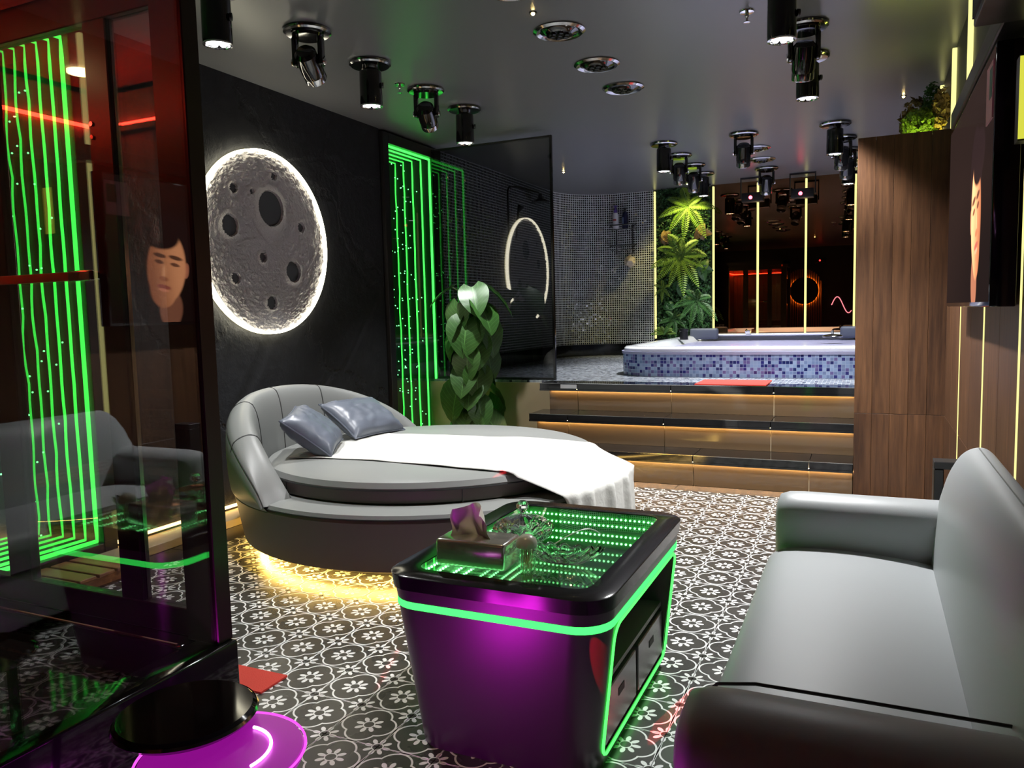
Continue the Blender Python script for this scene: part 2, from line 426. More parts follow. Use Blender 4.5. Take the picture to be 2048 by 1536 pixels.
# --- right wall
wr = obj('wall_right', MB().box(XR+.02, XR+.12, YREAR, YB, 0, ZC), mat('dark_grey_wall', (.05, .05, .048), .5), smooth=0, **S)
def plank(y0, y1, z0, z1): obj('plank', MB().box(XR-.004, XR+.02, y0+.002, y1-.002, z0+.001, z1-.001, .0015, 1), M['wood'], wr, smooth=0)
ys = [2.2, 2.65, 3.07, 3.105, 3.53, 3.96, 3.995, 4.46, 4.92, 4.955, 5.36, 5.77]
for a, b in zip(ys, ys[1:]):
    if b-a < .05: continue
    plank(a, b, 0, .585); plank(a, b, .585, 2.42)
# --- rear wall behind the camera
obj('wall_rear', MB().box(XL-.9, XR+.3, YREAR-.1, YREAR, 0, ZC), M['blackm'], smooth=0, **S)
# --- back wall of the bath platform
wb = obj('wall_back', MB().box(XL-.2, XR+.3, YB+.03, YB+.13, 0, ZC), M['blackm'], smooth=0, **S)
# shower corner: mirror mosaic that bends round the corner
def shower(u, v):
    R = .75; xl, xr, y0 = XL, -2.675, 6.9
    L1 = YB-R-y0; L2 = R*pi/2; L3 = xr-(xl+R); L = L1+L2+L3; s = u*L; z = .86+v*(ZC-.86)
    if s < L1: return (xl, y0+s, z)
    if s < L1+L2:
        a = (s-L1)/R; return (xl+R-R*cos(a), YB-R+R*sin(a), z)
    return (xl+R+s-L1-L2, YB, z)
R_ = .75; LEN = (YB-R_-6.9)+R_*pi/2+(-2.675-XL-R_)
mb = MB(); mb.grid(shower, 160, 8, uv=True, flip=True)
for f in mb.bm.faces:
    for l in f.loops: l[mb.uvl].uv = (l[mb.uvl].uv.x*LEN, l[mb.uvl].uv.y*(ZC-.86))
obj('wall_shower', mb, M['mosaic_sh'], **S)
mb = MB()
def plinth(u, v):
    x, y, z = shower(u, 0); return (x, y, ZP+v*.165)
mb.grid(plinth, 160, 1, flip=True); obj('baseboard_shower', mb, M['black'], **S)
obj('wall_side', MB().box(XL-.14, XL-.01, 6.82, YB, 0, ZC), M['blackm'], smooth=0, **S)
# --- platform
fp = obj('floor_platform', MB().box(XL, XR, 6.62, YB+.03, .3, ZP), M['mosaic_fl'], smooth=0, **S)
obj('wall_platform', MB().box(XL, -2.58, 6.56, 6.615, 0, ZP-.02), M['beige'], smooth=0, **S)
# --- wood column with plants on top
wc = obj('wall_column', MB().box(-.055, XR, 5.79, 7.15, 0, 2.40), M['blackm'], smooth=0, **S)
w = (XR+.075)/5
for k in range(5):
    for z0, z1 in ((0, .585), (.585, 2.42)):
        obj('plank', MB().box(-.075+w*k+.0006, -.075+w*(k+1)-.0006, 5.768, 5.79, z0+.001, z1-.001, .0012, 1), M['wood'], wc, smooth=0)
for k in range(3):
    for z0, z1 in ((0, .585), (.585, 2.42)):
        obj('plank', MB().box(-.075, -.055, 5.79+.45*k+.001, 5.79+.45*(k+1)-.001, z0+.001, z1-.001, .0012, 1), M['wood'], wc, smooth=0)

# ================================================================== STAIRS
st = thing('staircase', (-1.3, 6.1, 0), 'three wide brown tiled steps with glowing edges leading up to the bath', 'stairs')
lefts = [-2.02-.55, -2.60, -2.62]; jx = [(-2.0, -1.17, -.36), (-2.27, -1.46, -.65), (-2.29, -1.47, -.66)]
for k in range(3):
    y = Y0+GO*k; z0, z1 = RISE*k, RISE*(k+1); xl = -2.56
    obj('core', MB().box(xl+.03, -.08, y+.012, 6.62, z0, z1-.05), M['grout'], st, smooth=0)
    xs = [xl]+list(jx[k])+[-.076]
    for a, b in zip(xs, xs[1:]):
        if b-a > .05: obj('riser_tile', MB().box(a+.003, b-.003, y, y+.012, z0, z1-.05, .001, 1), M['riser'], st, smooth=0)
    tx = [lefts[k]-.02]+list(jx[k])+[-.076]
    yb = y+GO if k < 2 else 6.62
    for a, b in zip(tx, tx[1:]):
        obj('tread_slab', MB().box(a+.002, b-.002, y-.03, yb, z1-.05, z1, .002, 1), M['stone'] if k < 3 else M['riser'], st, smooth=0)
    obj('nosing_lip', MB().box(tx[0], -.076, y-.03, y-.024, z1-.066, z1-.05), M['stone'], st, smooth=0)
    obj('edge_trim', MB().box(tx[0], -.076, y-.031, y-.024, z1-.001, z1+.0025), M['chrome'], st, smooth=0)
    obj('led_strip', MB().box(xl+.02, -.08, y-.016, y-.006, z1-.060, z1-.051), M['led_step'], st, smooth=0)

obj('paper_label', MB().box(-2.44, -2.29, 6.3465, 6.3485, .657, .692), mat('grey_paper', (.45, .47, .5), .6), smooth=0, label='small pale paper label stuck on the top step edge', cat='label')
# ================================================================== BACK WALL FITTINGS
# bronze mirror panels with light strips between them
strips = [-1.875, -1.311, -.726, -.156]
for k, (a, b) in enumerate(((-1.86, -1.326), (-1.296, -.741), (-.711, -.171), (-.141, XR))):
    nm = ['left', 'middle', 'right', 'half-hidden'][k]
    q = obj('mirror_panel', MB().box(a, b, YB, YB+.03, .99, ZC), M['bronze'], smooth=0,
        label=['tall bronze tinted mirror beside the plant wall', 'tall bronze tinted mirror above the middle of the bath tub', 'tall bronze tinted mirror nearest the wooden column, above the tub', 'narrow bronze mirror mostly behind the wooden column'][k], cat='mirror', group='bronze mirrors behind the tub')
for k, xx in enumerate([-2.66]+strips):
    obj('light_strip', MB().box(xx-.012, xx+.012, YB-.012, YB+.03, .93 if k < 2 else .99, ZC-.02, .003, 1), M['led_strip'], smooth=0,
        label=['yellow light strip between mosaic wall and plant wall', 'yellow light strip between plant wall and bronze mirror', 'yellow light strip in the mirror wall, left of the middle mirror edge', 'yellow light strip in the mirror wall, the one behind the crescent reflection', 'yellow light strip touching the edge of the wooden column'][k], cat='light strip', group='yellow light strips of the mirror wall')
# right wall light strips
for k, yy in enumerate((3.087, 3.978, 4.937, 5.82, 6.74)):
    obj('wall_light_strip', MB().box(XR-.006, XR+.02, yy-.012, yy+.012, .3 if yy < 5.7 else 2.43, ZC-.02, .002, 1), M['led_strip'], smooth=0,
        label=['yellow strip light on wood wall nearest the sofa back', 'yellow strip light on wood wall below the middle of the television', 'yellow strip light on wood wall below the far edge of the television', 'yellow strip light rising from the near end of the plants on the column', 'yellow strip light among the plants on the column, the farthest'][k], cat='light strip', group='yellow light strips of the right wall')

# ================================================================== GLASS PANEL BEFORE THE SHOWER
gp = thing('glass_screen', (-3.24, 6.66, ZP), 'tall smoked glass screen standing on the platform behind the potted plant', 'glass screen')
obj('pane', MB().box(XL+.037, -2.62, 6.655, 6.667, ZP+.01, 2.90), M['glass_dark'], gp, smooth=0)
obj('edge_profile', MB().box(-2.622, -2.60, 6.648, 6.674, ZP, 2.905, .002, 1), M['black'], gp, smooth=0)
obj('top_rail', MB().box(XL+.037, -2.622, 6.65, 6.672, 2.89, 2.905), M['blackm'], gp, smooth=0)
obj('bottom_rail', MB().box(XL+.037, -2.622, 6.648, 6.674, ZP, ZP+.02), M['blackm'], gp, smooth=0)

# ================================================================== INFINITY MIRRORS IN THE LEFT WALL
def infinity(y0, y1, z0, z1, label, n=7, d=.098, fr=.085):
    t = thing('infinity_mirror', (XL, (y0+y1)/2, 0), label, 'light mirror', 'green infinity mirrors')
    D = d*n+.05
    mb = MB()
    for a in ((y0-fr, y0, 0, ZC-.02), (y1, y1+fr, 0, ZC-.02), (y0, y1, z1, ZC-.02), (y0, y1, 0, z0)):
        mb.box(XL-.04, XL+.035, a[0], a[1], a[2], a[3], .003, 1)
    obj('frame', mb, M['blackm'], t, smooth=0)
    mb = MB(); e = .02
    mb.box(XL-D-.02, XL-D, y0-e, y1+e, z0-e, z1+e); mb.box(XL-D, XL-.04, y0-e, y0-.004, z0-e, z1+e); mb.box(XL-D, XL-.04, y1+.004, y1+e, z0-e, z1+e)
    mb.box(XL-D, XL-.04, y0, y1, z1+.004, z1+e); mb.box(XL-D, XL-.04, y0, y1, z0-e, z0-.004)
    obj('dark_well', mb, M['blackw'], t, smooth=0)
    for k in range(n):  # loops past the first imitate mirror repeats, dimmer with depth
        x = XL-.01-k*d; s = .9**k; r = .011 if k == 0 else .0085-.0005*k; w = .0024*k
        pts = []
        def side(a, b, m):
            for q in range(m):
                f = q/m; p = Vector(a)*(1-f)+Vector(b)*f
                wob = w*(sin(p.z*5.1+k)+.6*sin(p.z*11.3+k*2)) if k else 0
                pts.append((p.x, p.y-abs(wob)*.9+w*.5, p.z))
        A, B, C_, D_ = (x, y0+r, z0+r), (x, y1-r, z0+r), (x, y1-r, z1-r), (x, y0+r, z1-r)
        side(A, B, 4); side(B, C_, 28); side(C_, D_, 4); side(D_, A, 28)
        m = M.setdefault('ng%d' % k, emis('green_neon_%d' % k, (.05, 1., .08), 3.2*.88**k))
        obj('neon_and_mirrored_loop', MB().tube(pts, r, 6, closed=True), m, t)
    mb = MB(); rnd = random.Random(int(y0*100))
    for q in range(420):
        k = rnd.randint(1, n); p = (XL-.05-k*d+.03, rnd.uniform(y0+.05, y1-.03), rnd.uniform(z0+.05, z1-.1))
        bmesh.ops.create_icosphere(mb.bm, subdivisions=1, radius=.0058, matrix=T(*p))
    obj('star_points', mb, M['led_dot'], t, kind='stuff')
    obj('front_pane', MB().box(XL+.012, XL+.016, y0, y1, z0, z1), M['glass_clear'], t, smooth=0)
infinity(5.92, 6.70, .10, 2.835, 'tall green infinity light mirror between the moon lamp wall and the plant')
infinity(1.62, 2.90, .10, 2.835, 'tall green infinity light mirror seen through the glass cabin')

# ================================================================== MOON LAMP
MY, MZ, MR = 4.335, 1.856, .635
mo = thing('moon_lamp', (XL, MY, MZ-MR), 'round backlit moon relief lamp on the black slate wall', 'wall lamp')
CR = [(4.384, 2.099, .124), (3.987, 1.948, .072), (4.591, 1.666, .076), (4.351, 1.436, .049), (4.015, 1.601, .037), (4.284, 1.755, .035), (4.209, 2.194, .020), (4.038, 2.196, .033), (4.436, 2.33, .028), (4.702, 1.995, .036), (4.063, 1.455, .014)]
def moonz(y, z):
    p = Vector((y*1., z*1., 0)); rr = sqrt((y-MY)**2+(z-MZ)**2)/MR
    n = noise.turbulence(p*34, 3, True, noise_basis='PERLIN_ORIGINAL')
    n2 = noise.turbulence(p*9, 3, True, noise_basis='PERLIN_ORIGINAL')
    amp = .006+.022*max(0, rr-.2)
    h = amp*(n-.3)+.008*(n2-.3); f = 1.
    for cy_, cz, r in CR:
        d = sqrt((y-cy_)**2+(z-cz)**2)/r
        if d < 1: f = 0; h = -.010
        elif d < 1.7: h = h*min(1, (d-1)*1.6)+.016*(1-(d-1)/.7)**2
    return .020+h+.003*(1-rr*rr)
def moon(u, v):
    r = MR*(v**.75)*.985; a = 2*pi*u; y, z = MY+r*cos(a), MZ+r*sin(a); return (XL+moonz(y, z), y, z)
M['moon'] = mat('moon_plaster', (.46, .44, .45), .85)
g = G(M['moon']); g.bump(g.add(g.noise(g.pos(), 45., 5., .7), g.mul(g.noise(g.pos(), 130., 3., .6), .4)), .9, .014)
mb = MB(); mb.grid(moon, 300, 110); bmesh.ops.remove_doubles(mb.bm, verts=mb.bm.verts, dist=1e-5); obj('relief', mb, M['moon'], mo, smooth=50)
Mx = Matrix(((0, 0, 1, XL), (1, 0, 0, MY), (0, 1, 0, MZ), (0, 0, 0, 1)))
obj('light_ring', MB().lathe([(MR-.008, .012), (MR-.008, .050), (MR+.003, .050), (MR+.003, .012), (MR-.008, .012)], n=96, M=Mx), M['led_halo'], mo, smooth=0)
obj('back_plate', MB().lathe([(0, .001), (MR-.05, .001), (MR-.02, .006), (0, .006)], n=64, M=Mx), M['blackm'], mo)
obj('back_light', MB().lathe([(MR+.000, .002), (MR+.006, .002), (MR+.006, .010), (MR+.000, .010), (MR+.000, .002)], n=64, M=Mx), emis('moon_back', (1., .9, .55), 5.), mo)
M['crater'] = mat('crater_floor', (.055, .06, .065), .6)
for cy_, cz, r in CR[:10]:
    mb = MB(); mb.lathe([(0, 0), (r*.94, 0), (r*.97, .003)], n=28, M=Matrix(((0, 0, 1, XL+.0158), (1, 0, 0, cy_), (0, 1, 0, cz), (0, 0, 0, 1))))
    obj('crater', mb, M['crater'], mo)

# ================================================================== ROUND BED
BX, BY = -2.45, 4.15
bed = thing('round_bed', (BX, BY, 0), 'round grey leather bed with curved headboard and yellow light below', 'bed')
obj('plinth', MB().cyl(.93, 0, .07, (BX, BY), 48), M['blackm'], bed)
obj('base', MB().lathe([(0, .07), (1.10, .07), (1.135, .085), (1.18, .335), (1.165, .362), (1.10, .372), (.9, .37), (0, .37)], (BX, BY, 0), 96), M['leatherd'], bed)
obj('ledge', MB().lathe([(1.176, .352), (1.165, .372), (1.10, .382), (.97, .380), (.97, .36), (1.12, .352), (1.176, .352)], (BX, BY, 0), 96), M['leather'], bed)
obj('light_strip', MB().lathe([(1.02, .058), (1.06, .058), (1.06, .068), (1.02, .068), (1.02, .058)], (BX, BY, 0), 96), M['led_bed'], bed)
ma = obj('mattress', MB().lathe([(0, .38), (.975, .38), (.99, .39), (.995, .455)], (BX, BY, 0), 96), M['leatherd'], bed)
obj('cover', MB().lathe([(.998, .453), (1.0, .465), (.985, .492), (.95, .505), (.6, .518), (0, .522)], (BX, BY, 0), 96), M['leather'], ma)
for a in (-1.95, -.9, 0.3):
    obj('seam', MB().tube([(BX+.997*cos(a), BY+.997*sin(a), .385), (BX+.999*cos(a), BY+.999*sin(a), .455)], .0025, 5), M['seam'], ma)
obj('piping', MB().tube([(BX+.999*cos(2*pi*k/90), BY+.999*sin(2*pi*k/90), .455) for k in range(90)], .004, 5, closed=True), M['seam'], ma)
obj('base_piping', MB().tube([(BX+1.176*cos(2*pi*k/90), BY+1.176*sin(2*pi*k/90), .353) for k in range(90)], .004, 5, closed=True), M['seam'], bed)
HA0, HA1 = radians(123), radians(254)
def head(s):      # height of the headboard above the ledge along its arc
    q = abs(2*s-1); return max(0., (1-q**2.4))**.75
def hb(u, v):
    a = HA0+(HA1-HA0)*u; h = head(u); zt = .37+.50*h
    # profile: inner foot -> inner face -> rolled top -> outer face -> outer foot
    prof = [(1.01, .36), (1.02, .37+.25*(zt-.37)), (1.03, .37+.7*(zt-.37)), (1.055, zt-.02*h), (1.10, zt+.012*h), (1.155, zt-.005), (1.20, zt-.06*h), (1.215, .37+.6*(zt-.37)-.02), (1.20, .37), (1.178, .34)]; prof = chaikin(prof, 1)
    k = v*(len(prof)-1); i = min(int(k), len(prof)-2); f = k-i
    r = prof[i][0]*(1-f)+prof[i+1][0]*f; z = prof[i][1]*(1-f)+prof[i+1][1]*f
    return (BX+r*cos(a), BY+r*sin(a), z)
hbm = MB(); hbm.grid(hb, 90, 36); hd = obj('headboard', hbm, M['leather'], bed, smooth=70)
obj('headboard_piping', MB().tube([(lambda p: (p[0], p[1], p[2]+.002))(hb(k/60, 6/9)) for k in range(61)], .0035, 5), M['seam'], hd)
for u in (.17, .34, .52, .70, .86):
    obj('seam', MB().tube([(lambda p: (p[0], p[1], p[2]))(hb(u, k/30)) for k in range(2, 22)], .004, 5), M['seam'], hd)

# sheet draped over the bed
sheetm = MB(); rnd = random.Random(3)
def mtop(r): return .522-.012*(r/.9)**2 if r < .95 else .505-.5*(r-.95)
def sheet(u, v):
    x = -3.06+u*2.2; y = 3.52+v*.93+.05*sin(u*2.5)-.10*(1-u)*(1-v)*0
    y += .02*sin(u*9+v*3)
    dx, dy = x-BX, y-BY; r = sqrt(dx*dx+dy*dy); a = atan2(dy, dx)
    wr = .006*noise.noise(Vector((x*5, y*9, 0)))+.004*noise.noise(Vector((x*2.2, y*21, 3)))
    R = .995
    if r < R-.05: z = mtop(r)+.006+wr; q = (x, y, z)
    else:
        ov = r-(R-.05); rip = min(1., max(0., ov-.05)*3); rip = rip*(.018*sin(a*30+2*noise.noise(Vector((a*5, 0, 5))))+.012*sin(a*71))
        if ov < .06: rr, zz = R-.05+ov+.004, mtop(R-.05)+.008-.5*ov*ov/.06*.6
        elif ov < .29: f = (ov-.06)/.23; rr, zz = 1.013+f*.20, .490-.095*f
        else: rr, zz = 1.213+.06*(ov-.29), .395-(ov-.29)
        q = (BX+(rr+max(rip, -.004)+.006)*cos(a), BY+(rr+max(rip, -.004)+.006)*sin(a), max(zz, .05)+.012*rip)
    return q
sheetm.grid(sheet, 110, 60); sh = obj('bed_sheet', sheetm, M['sheet'], smooth=70, label='white disposable sheet spread across the round bed', cat='sheet')
so = sh.modifiers.new('thickness', 'SOLIDIFY'); so.thickness = .003; so.offset = 1

# pillows
def pillow(name, c, w, h, th, R, label):
    mb = MB()
    def f(u, v, s):
        a, b = 2*u-1, 2*v-1
        k = (1-abs(a)**3.2)**.5*(1-abs(b)**3.2)**.5
        pin = 1-.07*(1-abs(a)**2)*abs(b)**4; pin2 = 1-.07*(1-abs(b)**2)*abs(a)**4
        z = s*th*k*(1+.1*noise.noise(Vector((a*2.3, b*2.3, s))))+.010*noise.noise(Vector((a*5, b*5, s*3)))*(1 if k > .05 else 0)
        return (a*w/2*pin2, b*h/2*pin, z)
    mb.grid(lambda u, v: f(u, v, 1), 28, 22); mb.grid(lambda u, v: f(u, v, -1), 28, 22)
    bmesh.ops.remove_doubles(mb.bm, verts=mb.bm.verts, dist=.0008)
    bmesh.ops.transform(mb.bm, matrix=T(*c) @ R, verts=mb.bm.verts)
    pts = [Vector(f(k/20, 0, 1)) for k in range(20)]+[Vector(f(1, k/16, 1)) for k in range(16)]+[Vector(f(1-k/20, 1, 1)) for k in range(20)]+[Vector(f(0, 1-k/16, 1)) for k in range(16)]
    pts = [(T(*c) @ R) @ p for p in pts]
    root = thing(name, (c[0], c[1], c[2]-.1), label, 'pillow', 'pillows on the round bed')
    obj('body', mb, M['pillow'], root, smooth=75); obj('piping', MB().tube(pts, .005, 5, closed=True), M['pillow'], root)
pillow('pillow', (-3.03, 3.72, .645), .50, .36, .085, RZ(radians(-58)) @ RX(radians(-38)) @ RY(radians(4)), 'blue grey leather pillow on the bed nearer the glass cabin')
pillow('pillow', (-3.13, 4.38, .635), .58, .36, .08, RZ(radians(-92)) @ RX(radians(-36)) @ RY(radians(-3)), 'blue grey leather pillow on the bed nearer the green light mirror')

# ================================================================== COFFEE TABLE
TX0, TX1, TY0, TY1, TZ = -1.325, -.618, 1.905, 2.885, .55
tb = thing('coffee_table', ((TX0+TX1)/2, (TY0+TY1)/2, 0), 'black coffee table with green neon bands and glowing mirror top', 'coffee table')
M['tbody'] = mat('table_lacquer', (.10, .09, .10), .33, .6)
def tl(z, ins=0., n=7):
    k = (1-z/TZ)*.062+ins; r = .10-ins*.5
    return [(x, y, z) for x, y in rrect(TX0+k, TX1-k, TY0+k*.8, TY1-k*.8, r, n)]
# shell without the straight +x side (points 7..  belong to the corner arcs)
N7 = 8
def ring_open(z):
    L = tl(z); return L[N7:]+L[:N7]          # starts at far right corner, runs round to near right corner
mb = MB(); mb.loft([ring_open(z) for z in (.0, .03, .2, .4, TZ-.035)], False, False, closed=False)
obj('body', mb, M['tbody'], tb, smooth=40)
def sx(z): return TX1-(1-z/TZ)*.062
ya, yb_ = TY0+.10, TY1-.10
NY0, NY1, NZ0, NZ1 = 2.04, 2.77, .045, .425
mb = MB(); zs = [0, NZ0, NZ1, TZ-.035]; yy = [ya, NY0, NY1, yb_]
for i in range(3):
    for j in range(3):
        if i == 1 and j == 1: continue
        def yk(y, z): k = (1-z/TZ)*.05; return min(max(y, ya+k), yb_-k)
        mb.quad((sx(zs[j]), yk(yy[i], zs[j]), zs[j]), (sx(zs[j]), yk(yy[i+1], zs[j]), zs[j]), (sx(zs[j+1]), yk(yy[i+1], zs[j+1]), zs[j+1]), (sx(zs[j+1]), yk(yy[i], zs[j+1]), zs[j+1]))
bmesh.ops.remove_doubles(mb.bm, verts=mb.bm.verts, dist=1e-5); obj('side_panel', mb, M['tbody'], tb, smooth=0)
mb = MB(); xi = -1.0
mb.quad((xi, NY0, NZ0), (xi, NY1, NZ0), (xi, NY1, NZ1), (xi, NY0, NZ1)); mb.quad((xi, NY0, NZ0), (xi, NY0, NZ1), (sx(NZ1), NY0, NZ1), (sx(NZ0), NY0, NZ0))
mb.quad((xi, NY1, NZ0), (sx(NZ0), NY1, NZ0), (sx(NZ1), NY1, NZ1), (xi, NY1, NZ1)); mb.quad((xi, NY0, NZ1), (xi, NY1, NZ1), (sx(NZ1), NY1, NZ1), (sx(NZ1), NY0, NZ1)); mb.quad((xi, NY0, NZ0), (sx(NZ0), NY0, NZ0), (sx(NZ0), NY1, NZ0), (xi, NY1, NZ0))
obj('niche_lining', mb, mat('niche_grey', (.12, .12, .12), .45), tb, smooth=0)
obj('shelf', MB().box(xi, sx(.24)-.03, NY0, NY1, .225, .24), mat('shelf_grey', (.30, .32, .30), .4), tb, smooth=0)
for k, (a, b) in enumerate(((NY0+.015, 2.39), (2.42, NY1-.015))):
    dr = obj('drawer', MB().box(-.95, sx(.12)-.006, a, b, .06, .215, .003, 1), mat('drawer_grey_%d' % k, (.22, .22, .23), .25, .6), tb, smooth=0)
    obj('handle_slot', MB().box(sx(.12)-.008, sx(.12)-.0045, (a+b)/2-.03, (a+b)/2+.03, .15, .175, .001, 1), M['blackw'], dr, smooth=0)
# neon bands
L = tl(.455); obj('neon_band', MB().loft([[(x, y, z) for x, y, _ in tl(.458, -.002)] for z in (.447, .469)], False, False), M['led_greent'], tb)
yz = rrect(NY0-.012, NY1+.012, NZ0-.012, NZ1+.012, .05, 5)
obj('niche_neon', MB().tube([(sx(z)+.002, y, z) for y, z in yz], .0045, 6, closed=True), M['led_green'], tb)
obj('top_rim', MB().loft([[(x, y, TZ-.045) for x, y in rrect(TX0, TX1, TY0, TY1, .10)], [(x, y, TZ-.004) for x, y in rrect(TX0-.004, TX1+.004, TY0-.004, TY1+.004, .10)], [(x, y, TZ) for x, y in rrect(TX0+.002, TX1-.002, TY0+.002, TY1-.002, .098)], [(x, y, TZ) for x, y in rrect(TX0+.075, TX1-.075, TY0+.075, TY1-.075, .05)]], False, False), mat('table_rim_black', (.008, .008, .009), .16), tb)
wi = .076
obj('well_side', MB().loft([[(x, y, z) for x, y in rrect(TX0+wi, TX1-wi, TY0+wi, TY1-wi, .05)] for z in (TZ-.072, TZ-.002)], False, False), mat('well_green', (.05, .35, .06), .3), tb)
obj('well_mirror', MB().prism([(x, y) for x, y in rrect(TX0+wi-.004, TX1-wi+.004, TY0+wi-.004, TY1-wi+.004, .05)], TZ-.08, TZ-.072), M['mirror'], tb, smooth=0)
obj('top_glass', MB().loft([[(x, y, TZ-.002) for x, y in rrect(TX0+.074, TX1-.074, TY0+.074, TY1-.074, .05)]], True, False), M['glass_table'], tb, smooth=0)
# two rows of tiny diodes round the well
lp = rrect(TX0+wi+.004, TX1-wi-.004, TY0+wi+.004, TY1-wi-.004, .05, 8); per = []
for a, b in zip(lp, lp[1:]+lp[:1]):
    dd = sqrt((a[0]-b[0])**2+(a[1]-b[1])**2); per.append((a, b, dd))
tot = sum(p[2] for p in per); nd = 150; mb = MB(); acc = 0; i = 0
for q in range(nd):
    s = tot*q/nd
    while acc+per[i][2] < s: acc += per[i][2]; i += 1
    a, b, dd = per[i]; f = (s-acc)/dd
    for z in (TZ-.025, TZ-.053): bmesh.ops.create_icosphere(mb.bm, subdivisions=1, radius=.0048, matrix=T(a[0]*(1-f)+b[0]*f, a[1]*(1-f)+b[1]*f, z))
obj('diodes', mb, emis('diode', (.25, 1., .35), 9.), tb, kind='stuff')

# things on the table
tz = TZ+.001
tc = (-1.085, 2.09)
tis = thing('tissue_box', (tc[0], tc[1], tz), 'silver tissue box with a white tissue standing out of it', 'tissue box')
RZ1 = T(tc[0], tc[1], 0) @ RZ(radians(2))
mb = MB().box(-.115, .115, -.065, .065, tz, tz+.085, .010, 3, M=RZ1); obj('box', mb, mat('silver_box', (.62, .62, .58), .14, .75), tis)
mb = MB()
def tissue(u, v):
    a = (u-.5)*2; w = .070*(1-.18*v); h = .100*v*(1-.30*max(0, abs(a)-.25))+.006*sin(u*11+1)*v
    x = a*w+.006*sin(v*7+u*3); y = .020*cos(a*2.6)+.016*sin(u*15+v*3)*v-.006; return (tc[0]-.015+x-.01*v, tc[1]+y, tz+.083+h)
mb.grid(tissue, 40, 14); ti = obj('tissue', mb, mat('tissue_paper', (.82, .81, .78), .9), tis, smooth=80)
# toothpick jar
jx, jy = -.915, 2.075
jar = thing('toothpick_jar', (jx, jy, tz), 'small clear jar with perforated domed cap beside the tissue box', 'jar')
obj('glass', MB().lathe([(0, tz), (.028, tz), (.030, tz+.004), (.030, tz+.072), (.026, tz+.076)], (jx, jy, 0), 28), M['glass_clear'], jar)
obj('cap', MB().lathe([(.032, tz+.074), (.032, tz+.084), (.028, tz+.098), (.016, tz+.108), (0, tz+.111)], (jx, jy, 0), 28), mat('pearl_cap', (.45, .46, .42), .3), jar)
mb = MB()
for k in range(16):
    a = k*2.4; r = .004+.0011*k; mb.tube([(jx+r*cos(a), jy+r*sin(a), tz+.005), (jx+r*cos(a+.3), jy+r*sin(a+.3), tz+.066)], .0012, 4)
obj('toothpicks', mb, mat('toothpick', (.55, .42, .22), .6), jar, kind='stuff')
# crystal candy jar and leaf shaped crystal dish
cx_, cy_ = -1.03, 2.31
cj = thing('candy_bowl', (cx_, cy_, tz), 'ribbed crystal candy bowl with a knobbed lid behind the tissue box', 'bowl')
def rib(prof, c, n=48, lobes=12, amp=.08):
    mb = MB(); rings = []
    for r, z in prof: rings.append([(c[0]+r*(1+amp*cos(lobes*2*pi*k/n))*cos(2*pi*k/n), c[1]+r*(1+amp*cos(lobes*2*pi*k/n))*sin(2*pi*k/n), z) for k in range(n)])
    mb.loft(rings, True, False); return mb
obj('bowl', rib([(.04, tz), (.05, tz+.006), (.085, tz+.035), (.098, tz+.055), (.092, tz+.055), (.078, tz+.034), (.04, tz+.012)], (cx_, cy_)), M['crystal'], cj)
ld = obj('lid', rib([(.095, tz+.058), (.088, tz+.075), (.05, tz+.095), (.018, tz+.102), (.004, tz+.104)], (cx_, cy_)), M['crystal'], cj)
obj('knob', MB().lathe([(.010, tz+.10), (.008, tz+.112), (.020, tz+.124), (.022, tz+.136), (.012, tz+.148), (0, tz+.150)], (cx_, cy_, 0), 16), M['crystal'], ld)
dx_, dy_ = -.845, 2.185
mb = MB()
def dish(u, v):
    a = 2*pi*u; ln = .125*(1+.16*cos(a)) if 0 else .12; rx = .12*(1+.10*abs(cos(a))**6); ry = .055
    r = .35+.65*v; z = tz+.004+.035*v**2+.006*sin(16*a)*v+.018*abs(cos(a))**3*v
    return (dx_+rx*r*cos(a)*(1+.03*sin(16*a)*v), dy_+ry*r*sin(a)*(1+.03*sin(16*a)*v), z)
mb.grid(dish, 96, 8); bmesh.ops.remove_doubles(mb.bm, verts=mb.bm.verts, dist=1e-5)
mb.lathe([(0, tz+.004), (.02, tz+.0045)], (dx_, dy_, 0), 24); bmesh.ops.remove_doubles(mb.bm, verts=mb.bm.verts, dist=.0001)
ds = obj('crystal_dish', mb, M['crystal'], smooth=60, label='leaf shaped crystal dish to the right of the jar on the coffee table', cat='dish')
so = ds.modifiers.new('thickness', 'SOLIDIFY'); so.thickness = .005; so.offset = 1
obj('white_cable', MB().tube([(-.93+.02*sin(k/12*pi)+k*.009, 2.33+k*.014, tz+.005+.035*sin(k/12*pi)) for k in range(13)], .0022, 6), M['whitep'], label='thin white cable lying across the table top behind the jar', cat='cable')

# ================================================================== SOFA
sf = thing('sofa', (.08, 2.2, 0), 'grey green leather two seat sofa against the wood wall', 'sofa')
obj('base', MB().box(-.285, .44, 1.27, 3.10, .04, .27, .02, 3), M['leathers'], sf)
mb = MB()
def seat(u, v):
    # rounded section swept along y
    y = 1.46+u*1.455; prof = [(.24, .27), (-.27, .27), (-.305, .30), (-.325, .36), (-.315, .42), (-.28, .452), (-.22, .465), (-.05, .470), (.12, .460), (.26, .440)]; prof = chaikin(prof)
    k = v*(len(prof)-1); i = min(int(k), len(prof)-2); f = k-i
    x = prof[i][0]*(1-f)+prof[i+1][0]*f; z = prof[i][1]*(1-f)+prof[i+1][1]*f
    e = min(u, 1-u)*1.455; z -= .02*max(0, 1-e/.05)**2*(1 if z > .3 else 0); return (x, y, z)
mb.grid(seat, 40, 44); obj('seat_cushion', mb, M['leathers'], sf, smooth=70)
mb = MB()
